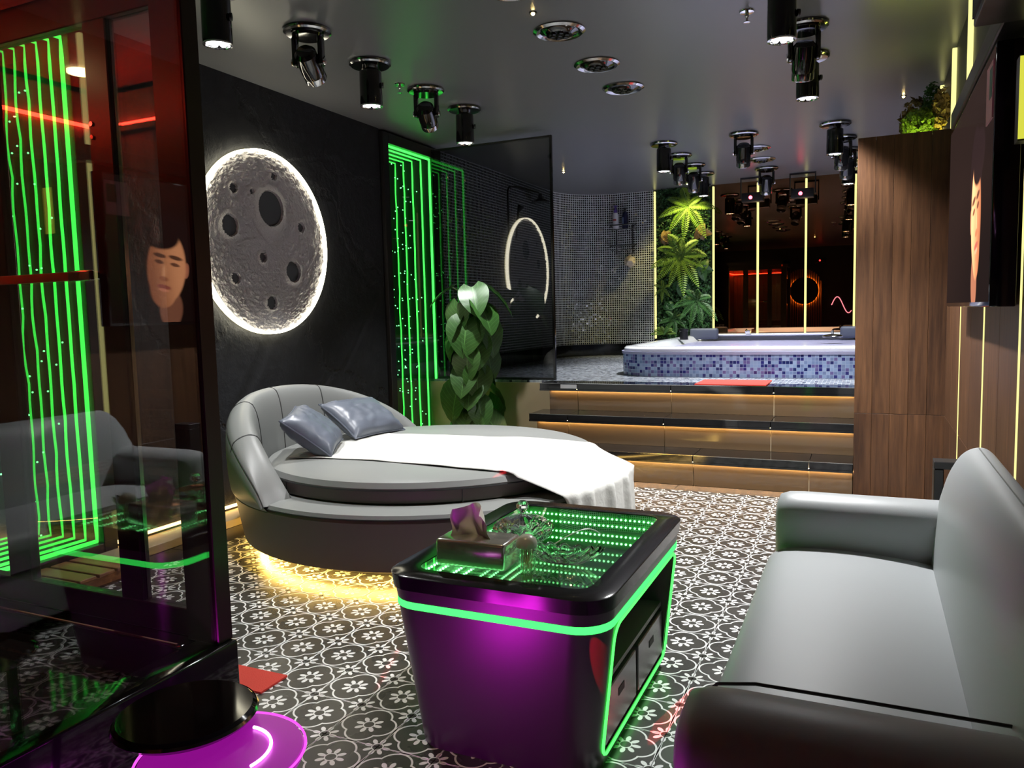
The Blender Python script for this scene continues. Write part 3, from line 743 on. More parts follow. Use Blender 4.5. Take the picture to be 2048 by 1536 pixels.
def back(u, v):
    y = 1.27+u*1.83; e = min(u, 1-u)*1.83; k_ = sqrt(max(0., 1-max(0, 1-e/.17)**2)); zt = .47+.375*k_
    prof = [(.205, .40), (.215, .55), (.245, .72), (.285, .815), (.335, .845), (.375, .835), (.41, .78), (.43, .60), (.435, .10)]; prof = chaikin(prof)
    k = v*(len(prof)-1); i = min(int(k), len(prof)-2); f = k-i
    x = prof[i][0]*(1-f)+prof[i+1][0]*f; z = prof[i][1]*(1-f)+prof[i+1][1]*f
    if z > .47: z = .47+(z-.47)*k_
    return (x, y, z)
mb.grid(back, 60, 48); obj('backrest', mb, M['leathers'], sf, smooth=75)
obj('backrest_seam', MB().tube([back(u/40, 4.1/8) for u in range(4, 37)], .002, 5), M['leather'], sf)
def arm(y0, y1, zt, x0):
    mb = MB(); r = (y1-y0)/2; c = (y0+y1)/2; loops = []
    for x, k in ((x0, .0), (x0-.012, .55), (x0+.0, .86), (x0+.03, .97), (x0+.08, 1.), (.2, 1.), (.42, 1.)):
        if k == 0.: continue
        L = []
        for q in range(13):
            a = pi*q/12; L.append((x, c-r*cos(a)*(k if k < 1 else 1), zt-.10+(.10*k)*sin(a)**.8))
        L += [(x, c+r*k, .30), (x, c+r*k, .06), (x, c-r*k, .06), (x, c-r*k, .30)]
        loops.append(L)
    mb.loft(loops); return mb
a1 = obj('armrest', arm(2.905, 3.12, .635, -.285), M['leathers'], sf, smooth=60)
a2 = obj('armrest', arm(1.235, 1.465, .635, -.285), M['leathers'], sf, smooth=60)
obj('piping', MB().tube([(x, 1.465-.012, z) for x, z in ((-.30, .40), (-.297, .52), (-.28, .575), (-.25, .605), (-.18, .617), (.0, .618), (.2, .618), (.34, .618))], .0035, 5), M['seam'], a2)
for x in (-.25, .38):
    for y in (1.33, 3.04): obj('foot', MB().cyl(.022, 0, .045, (x, y), 12), M['blackm'], sf)
# black frame stand behind the sofa
fs = thing('black_stand', (.31, 3.5, 0), 'black square tube stand behind the far sofa arm', 'stand')
for x0, x1, z0, z1 in ((.25, .285, 0, .66), (.345, .38, 0, .66), (.25, .38, .66, .69)):
    obj('post' if z0 == 0 else 'top_bar', MB().box(x0, x1, 3.47, 3.56, z0, z1, .003, 1), M['blackm'], fs, smooth=0)

# ================================================================== GLASS CABIN (SAUNA) ON THE LEFT
cb = thing('glass_cabin', (-2.4, 1.35, 0), 'dark framed glass sauna cabin in the left foreground', 'sauna cabin')
CX0, CX1, CY0, CY1, CZ = -3.07, -1.73, .97, 1.73, .35
mb = MB()
mb.box(CX1-.12, CX1, CY0, CY1, .18, CZ, .008, 3); mb.box(CX0, CX1-.12, CY1-.11, CY1, .18, CZ, .008, 3); mb.box(CX0, CX1-.12, CY0, CY0+.05, .18, CZ, .008, 2); mb.box(CX0, CX0+.05, CY0+.05, CY1-.11, .18, CZ)
obj('base_curb', mb, M['black'], cb)
obj('plinth', MB().prism(rrect(CX0, CX1-.02, CY0, CY1-.01, .16, 8), 0, .18), M['black'], cb)
mt_ = mat('wet_black_floor', (.012, .010, .009), .06); gg = G(mt_); nz = gg.noise(gg.pos(), 90., 2.); gg.bump(gg.ss(nz, .60, .66), .8, .004)
obj('floor_tray', MB().box(CX0+.05, CX1-.12, CY0+.05, CY1-.11, .2, .28), mt_, cb, smooth=0)
M['frame'] = mat('cabin_frame', (.030, .022, .018), .30, .3)
def fr(name, x0, x1, y0, y1, z0, z1): return obj(name, MB().box(x0, x1, y0, y1, z0, z1, .003, 1), M['frame'], cb, smooth=0)
fr('corner_post', -1.875, -1.75, 1.67, 1.73, CZ, 2.27)
fr('door_stile', -2.182, -2.083, 1.693, 1.728, CZ, 2.24)
fr('door_stile', -2.745, -2.624, 1.693, 1.728, CZ, 2.24)
fr('bottom_rail', CX0, -1.875, 1.689, 1.73, CZ, .436)
fr('top_rail', CX0, -1.875, 1.689, 1.73, 2.224, 2.34)
fr('header', -1.836, CX1, CY0, 1.73, 2.27, 2.43)
fr('rear_post', -1.836, CX1, CY0-.04, CY0+.04, CZ, 2.27)
obj('door_pane', MB().box(-2.624, -2.182, 1.708, 1.713, .436, 2.224), M['glass_cabin'], cb, smooth=0)
obj('fixed_pane', MB().box(-2.083, -1.875, 1.708, 1.713, .436, 2.224), M['glass_cabin'], cb, smooth=0)
obj('side_pane', MB().box(-1.764, -1.759, CY0+.04, 1.67, CZ, 2.27), M['glass_near'], cb, smooth=0)
obj('pane_edge', MB().box(-2.079, -2.074, 1.704, 1.718, .436, 2.224), M['chromed'], cb, smooth=0)
obj('sill_strip', MB().box(CX0+.1, CX1-.14, 1.622, 1.629, CZ, CZ+.005), M['sauna_wood'], cb, smooth=0)
for z in (1.925, 1.885): obj('hinge_screw', MB().cyl(.007, 0, .005, (0, 0), 12, M=T(-2.165, 1.693, z) @ RX(pi/2)), M['chrome'], cb)
# inside: wooden walls, bench, red light strip, lamp
n = 7
for k in range(n):
    a = CX0+(CX1-.17-CX0)*k/n; b = CX0+(CX1-.17-CX0)*(k+1)/n
    obj('wall_board', MB().box(a+.002, b-.002, CY0, CY0+.018, CZ, 2.30, .002, 1), M['sauna_woodv'], cb, smooth=0)
for k in range(4):
    a = CY0+.02+(CY1-.06-CY0)*k/4; b = CY0+.02+(CY1-.06-CY0)*(k+1)/4
    obj('wall_board', MB().box(CX0-.02, CX0, a+.002, b-.002, CZ, 2.30, .002, 1), M['sauna_woodv'], cb, smooth=0)
obj('roof', MB().box(CX0-.03, CX1, CY0-.02, CY1, 2.34, 2.43), M['blackm'], cb, smooth=0)
obj('inner_ceiling', MB().box(CX0, CX1-.11, CY0+.02, CY1-.05, 2.32, 2.34), M['sauna_wood'], cb, smooth=0)
obj('red_light_strip', MB().box(CX0+.015, CX1-.17, CY0+.022, CY0+.034, 2.155, 2.168), M['led_red'], cb, smooth=0)
obj('red_light_strip', MB().box(CX0+.004, CX0+.016, CY0+.034, CY1-.06, 2.155, 2.168), M['led_red'], cb, smooth=0)
obj('strip_rail', MB().box(CX0, CX1-.17, CY0+.018, CY0+.05, 2.128, 2.152), M['sauna_wood'], cb, smooth=0)
obj('inner_lamp', MB().cyl(.045, 2.308, 2.32, (-2.86, 1.22), 20), emis('cabin_lamp', (1., .7, .3), 30.), cb)
for k in range(7):
    z = .505+.083*k
    obj('bench_slat', MB().box(CX0+.30, CX1-.26, CY0+.12, CY0+.142, z, z+.036, .004, 1), M['sauna_wood'], cb, smooth=0)
for k in range(4): obj('bench_top_board', MB().box(CX0+.02+.074*k, CX0+.083+.074*k, CY0+.04, CY1-.13, .695, .72, .004, 1), M['sauna_wood'], cb, smooth=0)
# horizontal pull bar on the glass door
pb = obj('pull_bar', MB().box(-2.70, -2.278, 1.659, 1.676, 1.453, 1.481, .004, 2), M['orange'], cb)
obj('bar_clamp', MB().box(-2.278, -2.178, 1.656, 1.679, 1.451, 1.483, .006, 3), M['chrome'], pb)
obj('bar_bracket', MB().box(-2.205, -2.183, 1.672, 1.708, 1.455, 1.479, .003, 1), M['chrome'], pb, smooth=0)
# duckboard added to stand in for wood mirrored in the glass
db = thing('added_slats', (-3.66, 2.42, 0), 'slatted wooden board added for the wood mirrored behind the cabin door', 'added_slats')
for k in range(7): obj('slat', MB().box(-3.842, -3.47, 2.05+.105*k, 2.14+.105*k, .052, .07, .003, 1), M['sauna_wood'], db, smooth=0)
for x in (-3.82, -3.52): obj('rail', MB().box(x-.015, x+.015, 2.05, 2.77, 0 if x > -3.68 else .05, .052), M['sauna_wood'], db, smooth=0)

# ================================================================== FOREGROUND STOOL AND SIDE TABLE
PX_, PY_ = -1.22, 1.155
s1 = thing('led_stool', (PX_, PY_, 0), 'round purple glowing stool at the bottom edge near the glass cabin', 'stool')
M['purple'] = mat('purple_acrylic', (.30, .03, .30), .3, emit=(.50, .008, .48), es=.45)
obj('seat', MB().lathe([(0, .385), (.15, .385), (.165, .392), (.17, .402), (.165, .412), (0, .415)], (PX_, PY_, 0), 64), M['purple'], s1)
obj('rim', MB().tube([(PX_+.171*cos(2*pi*k/72), PY_+.171*sin(2*pi*k/72), .411) for k in range(72)], .003, 6, closed=True), emis('purple_rim', (1., .1, .9), 1.1), s1)
obj('column', MB().lathe([(.14, .385), (.10, .3), (.09, .2), (.10, .08)], (PX_, PY_, 0), 40), M['blackm'], s1)
obj('glow_foot', MB().lathe([(.10, .08), (.13, .06), (.15, .0), (0, 0)], (PX_, PY_, 0), 40), emis('purple_glow', (.75, .015, .70), 32.), s1)
obj('added_under_glow', MB().lathe([(.105, .384), (.147, .384)], (PX_, PY_, 0), 48), emis('added_purple_glow', (.8, .02, .75), 60.), s1)  # hidden glow added under the seat to tint the floor purple
obj('neon_curve', MB().tube([(PX_+.10*cos(a), PY_+.10*sin(a), .418) for a in [-.2+k*.13 for k in range(15)]], .0035, 6), M['led_neon'], s1)
SXc, SYc = -1.372, 1.205
s2 = thing('side_table', (SXc, SYc, 0), 'small round glossy black side table beside the purple stool', 'side table')
obj('top', MB().lathe([(0, .43), (.142, .43), (.15, .437), (.15, .447), (.142, .454), (0, .454)], (SXc, SYc, 0), 64), M['black'], s2)
obj('rim', MB().lathe([(.151, .436), (.155, .442), (.151, .448), (.148, .442), (.151, .436)], (SXc, SYc, 0), 64), M['chromed'], s2)
obj('leg', MB().lathe([(.0, .43), (.015, .43), (.015, .03), (.06, .02), (.06, 0), (0, 0)], (SXc-.09, SYc+.05, 0), 32), M['black'], s2)
obj('red_mat', MB().box(-2.32, -1.93, 2.02, 2.16, .001, .008, M=None), M['red'], smooth=0, label='corner of a red mat on the flower tiles beside the cabin base', cat='mat', group='red mats')
obj('bath_mat', MB().box(-1.28, -.72, 6.37, 6.80, ZP+.001, ZP+.012, .003, 1), M['red'], smooth=0, label='red bath mat on the platform in front of the tub', cat='mat', group='red mats')

# ================================================================== PLANTS
def leafmat(name, c0, c1, rough=.35):
    m = mat(name, c0, rough, spec=.5); g = G(m); u, v = g.uv(); d = g.ab(g.sub(u, .5))
    vein = g.mx(g.lt(d, .018), g.mul(g.lt(g.m('FRACT', g.add(g.mul(v, 9.), g.mul(d, 5.))), .10), .6))
    g.col(g.mixc(g.mul(vein, .5), g.mixc(g.noise(g.obj(), 9., 2.), c0, c1), tuple(min(1, a*2.2+.03) for a in c1)))
    g.bump(g.m('FRACT', g.add(g.mul(v, 9.), g.mul(d, 5.))), .25, .006); return m
M['leaf'] = leafmat('broad_leaf', (.020, .070, .013), (.055, .165, .030), .40)
M['boxwood'] = leafmat('boxwood', (.012, .055, .014), (.035, .13, .03), .45)
M['fern'] = leafmat('fern', (.05, .14, .015), (.16, .27, .03), .45)
M['fernd'] = leafmat('fern_dark', (.015, .07, .015), (.05, .15, .03), .45)
M['brownleaf'] = leafmat('brown_leaf', (.10, .06, .02), (.25, .16, .05), .5)
M['stem'] = mat('stem', (.04, .07, .02), .6)
def heart(mb, Mx, L, W, nu=8, nv=10, curl=.25, cup=.18):
    """one heart shaped leaf; base at the origin, tip along +y, face up +z"""
    def f(u, v):
        t = v; a = 2*u-1
        w = W/2*(max(0., sin(pi*min(1., (t*.96+.04)**.68)))**.72) if t < 1 else 0
        x = a*w; y = L*(t-.16*(1-t)**3*abs(a)**1.5)
        z = -curl*L*t*t+cup*abs(a)*w*.9-.012*L*sin(t*26)*abs(a); return Mx @ Vector((x, y, z))
    mb.grid(f, nu, nv, uv=True)
pp = thing('potted_plant', (-3.2, 6.15, 0), 'tall potted plant with big heart shaped green leaves before the glass screen', 'plant')
obj('pot', MB().lathe([(0, 0), (.12, 0), (.16, .26), (.165, .28), (.15, .28), (.14, .25), (0, .25)], (-3.2, 6.15, 0), 32), M['pot'], pp)
obj('stem', MB().tube([(-3.2+.01*sin(k), 6.15+.01*cos(k*1.3), .25+k*.15) for k in range(9)], .02, 8), M['stem'], pp)
rnd = random.Random(11); lm = []
levels = 9
for k in range(levels):
    z = .38+1.12*k/(levels-1); m_ = 3
    for q in range(m_):
        az = radians(-62)+(q-1)*radians(80)+(k % 2)*radians(34)+rnd.uniform(-.45, .45)
        L = rnd.uniform(.25, .35); Wd = L*rnd.uniform(.86, 1.02)
        rr = .09+rnd.uniform(0, .08); tilt = rnd.uniform(-1.3, -.7) if k < levels-1 else rnd.uniform(-.8, -.45)
        base = Vector((-3.2+rr*cos(az), 6.15+rr*sin(az), z+.06))
        Mx = T(*base) @ RZ(az-pi/2) @ RX(tilt) @ RY(rnd.uniform(-.3, .3))
        mb = MB(); heart(mb, Mx, L, Wd); lf = obj('leaf', mb, M['leaf'], pp, smooth=80)
        obj('petiole', MB().tube([(-3.2, 6.15, z-.02), tuple(base)], .006, 5), M['stem'], lf)
# --- plant wall
PX0, PX1, PZ0, PZ1 = -2.645, -1.89, .93, ZC-.01
obj('wall_green', MB().box(PX0, PX1, YB, YB+.03, PZ0, PZ1), mat('plant_backing', (.006, .015, .006), .8), smooth=0, **S)
def leafquad(mb, c, n, up_, L, W):
    n = n.normalized(); s = n.cross(up_).normalized(); t = s.cross(n)
    p = [c-t*L/2, c+s*W/2, c+t*L/2, c-s*W/2]; p[1] = p[1]+n*W*.18; p[3] = p[3]+n*W*.18
    if mb.uvl is None: mb.uvl = mb.bm.loops.layers.uv.new('UVMap')
    vs_ = [mb.bm.verts.new(q) for q in p]
    for tri, uvs in (((0, 1, 2), ((.5, 0), (1, .5), (.5, 1))), ((0, 2, 3), ((.5, 0), (.5, 1), (0, .5)))):
        f = mb.bm.faces.new([vs_[i] for i in tri])
        for l, q in zip(f.loops, uvs): l[mb.uvl].uv = q
rnd = random.Random(5); mb = MB()
for k in range(5200):
    c = Vector((rnd.uniform(PX0+.02, PX1-.02), YB-rnd.uniform(.005, .075), rnd.uniform(PZ0, PZ1)))
    leafquad(mb, c, Vector((rnd.gauss(0, .5), -1, rnd.gauss(.25, .5))), Vector((rnd.gauss(0, 1), 0, rnd.gauss(0, 1))), rnd.uniform(.025, .05), rnd.uniform(.016, .03))
obj('plant_wall_foliage', mb, M['boxwood'], smooth=0, label='dense small leaved green foliage covering the plant wall', cat='foliage', kind='stuff')
def fern(c, L, n, m_, label, spread=(0, 2*pi), droop=.55, seed=1, wide=.17):
    rnd = random.Random(seed); t = thing('fern', c, label, 'fern', 'ferns on the plant wall')
    for k in range(n):
        a = spread[0]+(spread[1]-spread[0])*(k+.5)/n+rnd.uniform(-.12, .12); l = L*rnd.uniform(.8, 1.1)
        d = Vector((cos(a), -.55, sin(a))).normalized(); mb = MB(); pts = []
        for q in range(9):
            s = q/8; pts.append(Vector(c)+d*l*s+Vector((0, .10*l*s*s, -droop*l*s*s)))
        for q in range(1, 20):
            s = q/20; i = min(int(s*8), 7); f = s*8-i; p = pts[i]*(1-f)+pts[i+1]*f; tg = (pts[i+1]-pts[i]).normalized()
            sd = tg.cross(Vector((0, -1, .3))).normalized(); w_ = l*wide*sin(pi*min(1, s*.85+.15))**.8
            for sg in (-1, 1):
                cc = p+sd*sg*w_*.5+tg*w_*.18; leafquad(mb, cc, Vector((0, -1, .35))+sd*sg*.15, (sd*sg+tg*.4).normalized(), w_, l*.05)
        mb.tube(pts, .003, 4); obj('frond', mb, m_, t, smooth=0)
fern((-2.19, YB-.10, 2.68), .42, 8, M['fern'], 'yellow lit fern at the very top of the plant wall', (-.3, 2*pi-.5), .35, 2)
fern((-2.28, YB-.12, 2.04), .46, 11, M['fern'], 'largest yellow green fern in the middle of the plant wall', (0, 2*pi), .28, 3)
fern((-2.07, YB-.10, 1.44), .34, 8, M['fernd'], 'darker fern at the lower right of the plant wall', (.3, 2*pi), .4, 4)
fern((-2.38, YB-.08, 1.20), .22, 7, M['fernd'], 'small dark fern low in the plant wall above the tub', (0, 2*pi), .3, 6)
fern((-2.52, YB-.08, 1.0), .20, 7, M['fern'], 'small pale fern at the bottom left corner of the plant wall', (.2, pi), .3, 8)
fern((-2.54, YB-.08, 1.62), .17, 6, M['fern'], 'tiny fern tuft at the left edge of the plant wall', (0, 2*pi), .3, 9)
rnd = random.Random(21)
for k, (c, nl, mm, L, lab) in enumerate((((-2.0, YB-.12, 1.85), 5, 'leaf', .16, 'broad leaved plant at the right edge of the plant wall'), ((-2.28, YB-.11, 1.66), 7, 'boxwood', .17, 'dark broad leaved plant below the largest fern'), ((-2.22, YB-.11, 1.42), 8, 'fernd', .11, 'grey green rosette in the lower half of the plant wall'), ((-2.5, YB-.10, 2.28), 7, 'brownleaf', .12, 'brown leaved plant at the upper left of the plant wall'), ((-2.02, YB-.11, 2.34), 5, 'brownleaf', .14, 'brown curled leaves right of the largest fern'), ((-2.45, YB-.1, 1.36), 6, 'boxwood', .12, 'dark leafy tuft low on the left of the plant wall'))):
    t = thing('wall_plant', c, lab, 'plant', 'small plants on the plant wall')
    for q in range(nl):
        a = 2*pi*q/nl+rnd.uniform(-.3, .3); mb = MB()
        Mx = T(c[0]+.03*cos(a), c[1], c[2]+.03*sin(a)) @ RY(-a+pi/2) @ RX(radians(-20)+rnd.uniform(-.3, .2)) @ RX(0)
        Mx = T(c[0], c[1]-.02, c[2]) @ Matrix.Rotation(a-pi/2, 4, 'Y').inverted() @ RX(pi/2) @ RX(rnd.uniform(-.5, -.1))
        heart(mb, Mx, L*rnd.uniform(.8, 1.15), L*.72, 4, 6); obj('leaf', mb, M[mm], t, smooth=80)
# --- bushes on the wooden column
def bush(c, rx, ry, rz, n, L, m_, label, seed):
    rnd = random.Random(seed); t = thing('column_bush', (c[0], c[1], c[2]-rz), label, 'bush', 'bushes on the column'); mb = MB()
    for k in range(n):
        v = Vector((rnd.gauss(0, 1), rnd.gauss(0, 1), rnd.gauss(0, 1))).normalized(); s = rnd.uniform(.55, 1)**.5
        p = Vector((c[0]+v.x*rx*s, c[1]+v.y*ry*s, c[2]+v.z*rz*s))
        leafquad(mb, p, v+Vector((rnd.gauss(0, .4), rnd.gauss(0, .4), rnd.gauss(0, .4))), Vector((rnd.gauss(0, 1), rnd.gauss(0, 1), rnd.gauss(0, 1))), L*rnd.uniform(.7, 1.3), L*.65)
    obj('foliage', mb, m_, t, smooth=0, kind='stuff')
    obj('stem', MB().tube([(c[0], c[1], c[2]-rz), (c[0], c[1], c[2]+rz*.3)], .008, 6), M['stem'], t)
bush((.31, 6.05, 2.52), .13, .16, .11, 900, .028, M['fern'], 'low bright yellow green bush on top of the wooden column', 1)
bush((.39, 6.32, 2.64), .07, .10, .22, 900, .026, M['boxwood'], 'upright dark green bush rising to the ceiling on the column', 2)
bush((.29, 6.50, 2.63), .10, .12, .18, 220, .055, M['brownleaf'], 'brown leaved bush at the far left on the column', 3)
bush((.42, 5.93, 2.58), .045, .09, .15, 160, .05, M['brownleaf'], 'brown leaved sprig behind the television on the column', 4)

obj('column_light_strip', MB().box(-.02, XR-.01, 5.86, 5.88, 2.401, 2.412), emis('lime_strip', (.80, .85, .12), 26.), smooth=0, label='lime light strip lying on top of the wooden column among the plants', cat='light strip')
spot('star_beam', (-2.12, 10.15, ZC-.03), (-2.25, YB, 1.8), 60, 85, color=(1., .85, .25))
# ================================================================== BATH TUB
tub = thing('bath_tub', (-1.0, 8.8, ZP), 'large white whirlpool tub with blue mosaic skirt on the platform', 'bath tub')
def tubl(ins, z, n=10): return [(x, y, z) for x, y in rrect(-2.22+ins, .42-ins, 7.17+ins, YB-.005-ins*.15, max(.06, .42-ins), n)]
pts = tubl(0, ZP); Ls = [0]
for a, b in zip(pts, pts[1:]+pts[:1]): Ls.append(Ls[-1]+sqrt((a[0]-b[0])**2+(a[1]-b[1])**2))
mb = MB(); uvl = mb.bm.loops.layers.uv.new('UVMap'); n = len(pts)
for i in range(n):
    a, b = pts[i], pts[(i+1) % n]
    f = mb.bm.faces.new([mb.bm.verts.new(q) for q in ((*a[:2], ZP), (*b[:2], ZP), (*b[:2], .905), (*a[:2], .905))])
    for l, q in zip(f.loops, ((Ls[i], 0), (Ls[i+1], 0), (Ls[i+1], .205), (Ls[i], .205))): l[uvl].uv = q
bmesh.ops.remove_doubles(mb.bm, verts=mb.bm.verts, dist=1e-5); obj('mosaic_skirt', mb, M['mosaic_tub'], tub, smooth=40)
M['ledge_b'] = mat('lavender_ledge', (.42, .42, .62), .2)
obj('tile_ledge', MB().loft([tubl(-.012, .905), tubl(-.012, .93), tubl(.03, .932)], True, False), M['ledge_b'], tub)
obj('shell', MB().loft([tubl(.015, .932), tubl(.012, .955), tubl(.03, .972), tubl(.10, .978), tubl(.16, .965), tubl(.22, .90), tubl(.30, .78), tubl(.40, .72)], False, True), M['white'], tub, smooth=50)
obj('back_deck', MB().box(-2.0, .35, YB-.30, YB-.01, .965, .992, .012, 3), M['white'], tub)
for k, (x, yy, lab) in enumerate(((-1.93, 10.2, ''), (-.12, 10.2, ''))):
    obj('headrest', MB().box(x-.18, x+.18, yy, yy+.10, .93, 1.07, .03, 4, M=None), M['grey'], tub)
obj('faucet_post', MB().lathe([(.055, .96), (.05, .965), (.048, 1.06), (.055, 1.065), (.055, 1.09), (0, 1.092)], (-2.0, 9.35, 0), 20), M['blackm'], tub)
mb = MB().box(-1.42, -1.36, 10.28, 10.36, .99, 1.035, .004, 1); mb.tube([(-1.39, 10.3, 1.03), (-1.39, 10.2, 1.045), (-1.39, 10.14, 1.02)], .012, 8); obj('spout', mb, M['chrome'], tub)
mb = MB(); mb.lathe([(0, .975), (.10, .975), (.11, .985), (.09, 1.0), (.03, 1.01), (0, 1.012)], (-.35, 9.3, 0), 24); mb.tube([(-.35, 9.3, 1.0), (-.35, 9.3, 1.05)], .014, 8); obj('control_dial', mb, M['chromed'], tub)

# ================================================================== SHOWER FITTINGS
cd = thing('shower_caddy', (-3.08, 10.5, 2.2), 'two tier black wire caddy on the mosaic shower wall', 'caddy')
for z in (2.50, 2.22):
    mb = MB(); mb.tube([(-3.26, YB-.005, z), (-3.26, YB-.14, z), (-2.92, YB-.14, z), (-2.92, YB-.005, z)], .010, 6)
    for k in range(6): x = -3.25+.065*k; mb.tube([(x, YB-.005, z-.06), (x, YB-.14, z-.06)], .004, 5)
    mb.tube([(-3.26, YB-.14, z-.06), (-2.92, YB-.14, z-.06)], .005, 5)
    obj('basket', mb, M['chromed'], cd)
for x in (-3.20, -2.97): obj('upright', MB().tube([(x, YB-.012, 2.12), (x, YB-.012, 2.52)], .009, 6), M['blackm'], cd)
b1 = thing('shampoo_bottle', (-3.19, YB-.08, 2.445), 'white pump bottle with purple cap on the shower caddy', 'bottle', 'bottles on the shower caddy')
obj('body', MB().lathe([(0, 2.445), (.042, 2.445), (.044, 2.46), (.044, 2.64), (.03, 2.67), (0, 2.67)], (-3.19, YB-.08, 0), 20), M['whitep'], b1)
obj('cap', MB().lathe([(.026, 2.67), (.026, 2.71), (.014, 2.72), (.012, 2.75), (.03, 2.755), (.028, 2.77), (0, 2.77)], (-3.19, YB-.08, 0), 16), mat('purple_cap', (.10, .05, .30), .3), b1)
obj('print', MB().lathe([(.0445, 2.56), (.0445, 2.585)], (-3.19, YB-.08, 0), 20, a0=-2.2, a1=-1.1), mat('red_print', (.5, .08, .06), .5), b1)
b2 = thing('dark_bottle', (-3.055, YB-.08, 2.445), 'dark blue bottle standing on the shower caddy', 'bottle', 'bottles on the shower caddy')
obj('body', MB().lathe([(0, 2.445), (.04, 2.445), (.045, 2.46), (.045, 2.63), (.02, 2.68), (0, 2.68)], (-3.055, YB-.08, 0), 20), mat('navy', (.01, .012, .05), .2), b2)
obj('cap', MB().lathe([(.014, 2.68), (.014, 2.71), (.028, 2.72), (.02, 2.735), (0, 2.735)], (-3.055, YB-.08, 0), 14), M['blackm'], b2)
obj('print', MB().lathe([(.0455, 2.50), (.0455, 2.60)], (-3.055, YB-.08, 0), 20, a0=-2.4, a1=-1.7), mat('grey_print', (.10, .14, .25), .4), b2)
lo = thing('loofah', (-2.99, YB-.10, 1.92), 'beige mesh bath puff hanging below the shower caddy', 'bath puff')
mb = MB(); mb.ball((-2.99, YB-.10, 2.0), .075, 3)
for v in mb.bm.verts:
    d = (v.co-Vector((-2.99, YB-.10, 2.0))); v.co += d*(.35*noise.noise(d*60))
obj('puff', mb, mat('loofah', (.62, .52, .40), .9), lo, smooth=0)
obj('cord', MB().tube([(-2.99, YB-.06, 2.06), (-2.985, YB-.03, 2.16)], .004, 5), M['whitep'], lo)
sw = thing('rain_shower', (XL, 8.5, 1.6), 'black rain shower column on the tiled wall behind the smoked glass', 'shower')
obj('riser_pipe', MB().tube([(XL+.06, 8.35, 1.7), (XL+.06, 8.35, 2.74), (XL+.07, 8.38, 2.79), (XL+.12, 8.5, 2.8), (XL+.16, 9.05, 2.8)], .012, 8), M['blackm'], sw)
obj('shower_head', MB().lathe([(0, 2.80), (.02, 2.79), (.03, 2.74), (.11, 2.70), (.12, 2.69), (0, 2.69)], (XL+.16, 9.1, 0), 24), M['chromed'], sw)
obj('hand_shower', MB().tube([(XL+.10, 8.47, 2.2), (XL+.13, 8.48, 2.5), (XL+.17, 8.48, 2.58)], [.011, .013, .045], 10), M['blackm'], sw)

# ================================================================== TELEVISION
tv = thing('television', (.42, 3.85, 1.31), 'large flat television on the right wall showing a face', 'television')
obj('housing', MB().box(.372, .45, 3.07, 4.62, 1.30, 2.17, .006, 2), M['black'], tv)
obj('wall_mount', MB().box(.45, .475, 3.5, 4.2, 1.5, 2.0), M['blackm'], tv, smooth=0)
def tvscreen():
    m = bpy.data.materials.new('screen_picture'); m.use_nodes = True; g = G(m); t = m.node_tree
    q = g.xyz(g.pos()); Y, Z = g.mul(g.sub(q[1], 3.49), 1.05), g.mul(g.sub(q[2], 1.66), 1.02)
    # the head leans a little
    x = g.add(g.mul(Y, .985), g.mul(Z, -.17)); z = g.add(g.mul(Z, .985), g.mul(Y, .17))
    def ell(cx, cz, rx, rz, soft=.12):
        d = g.ln(g.m('DIVIDE', g.sub(x, cx), rx), g.m('DIVIDE', g.sub(z, cz), rz)); return g.sub(1., g.ss(d, 1-soft, 1+soft))
    bg = g.mixc(g.ss(g.add(Z, g.mul(Y, .4)), -.5, .5), (.006, .004, .004), (.012, .007, .006))
    hair = ell(.01, .10, .185, .235, .06)
    face = ell(0, -.01, .150, .225, .06); jaw = ell(-.01, -.14, .105, .125, .08); ear = ell(.155, .0, .022, .05); neck = ell(.06, -.26, .09, .12, .1)
    fringe = ell(-.09, .19, .17, .10, .1)
    skin = g.mixc(g.ss(g.add(x, g.mul(z, .3)), -.16, .12), (.30, .10, .045), (.80, .33, .15))
    c = g.mixc(neck, bg, (.24, .09, .05)); c = g.mixc(hair, c, (.014, .008, .008))
    c = g.mixc(ear, c, (.5, .17, .09)); c = g.mixc(g.mx(face, jaw), c, skin); c = g.mixc(fringe, c, (.014, .008, .008))
    for cx, cz, rx, rz, col, k in ((-.062, .052, .048, .013, (.05, .02, .015), .9), (.062, .062, .055, .013, (.05, .02, .015), .9), (-.062, .012, .034, .012, (.06, .02, .015), .85), (.062, .018, .038, .011, (.06, .02, .015), .85),
                                   (-.018, -.045, .018, .045, (.95, .45, .22), .35), (-.018, -.085, .036, .014, (.28, .08, .04), .7), (-.010, -.135, .055, .013, (.28, .06, .05), .85), (-.010, -.155, .04, .010, (.75, .26, .16), .6), (-.02, -.185, .03, .010, (.35, .12, .06), .5)):
        c = g.mixc(g.mul(ell(cx, cz, rx, rz, .3), k), c, col)
    em = t.nodes.new('ShaderNodeEmission'); g.put(em.inputs[0], c); em.inputs[1].default_value = 2.6
    gl = t.nodes.new('ShaderNodeBsdfGlossy'); gl.inputs['Roughness'].default_value = .12; gl.inputs[0].default_value = (.03, .03, .03, 1)
    ad = t.nodes.new('ShaderNodeAddShader'); t.links.new(em.outputs[0], ad.inputs[0]); t.links.new(gl.outputs[0], ad.inputs[1])
    t.links.new(ad.outputs[0], t.nodes['Material Output'].inputs[0]); return m
obj('screen', MB().box(.3705, .3725, 3.085, 4.605, 1.318, 2.158), tvscreen(), tv, smooth=0)
sk = obj('sticker', MB().box(.366, .3705, 3.09, 3.24, 1.93, 2.12), mat('pink_card', (.60, .28, .30), .5), tv, smooth=0)
obj('sticker_print', MB().box(.3652, .366, 3.10, 3.16, 2.0, 2.10), mat('green_print', (.05, .12, .07), .5), sk, smooth=0)
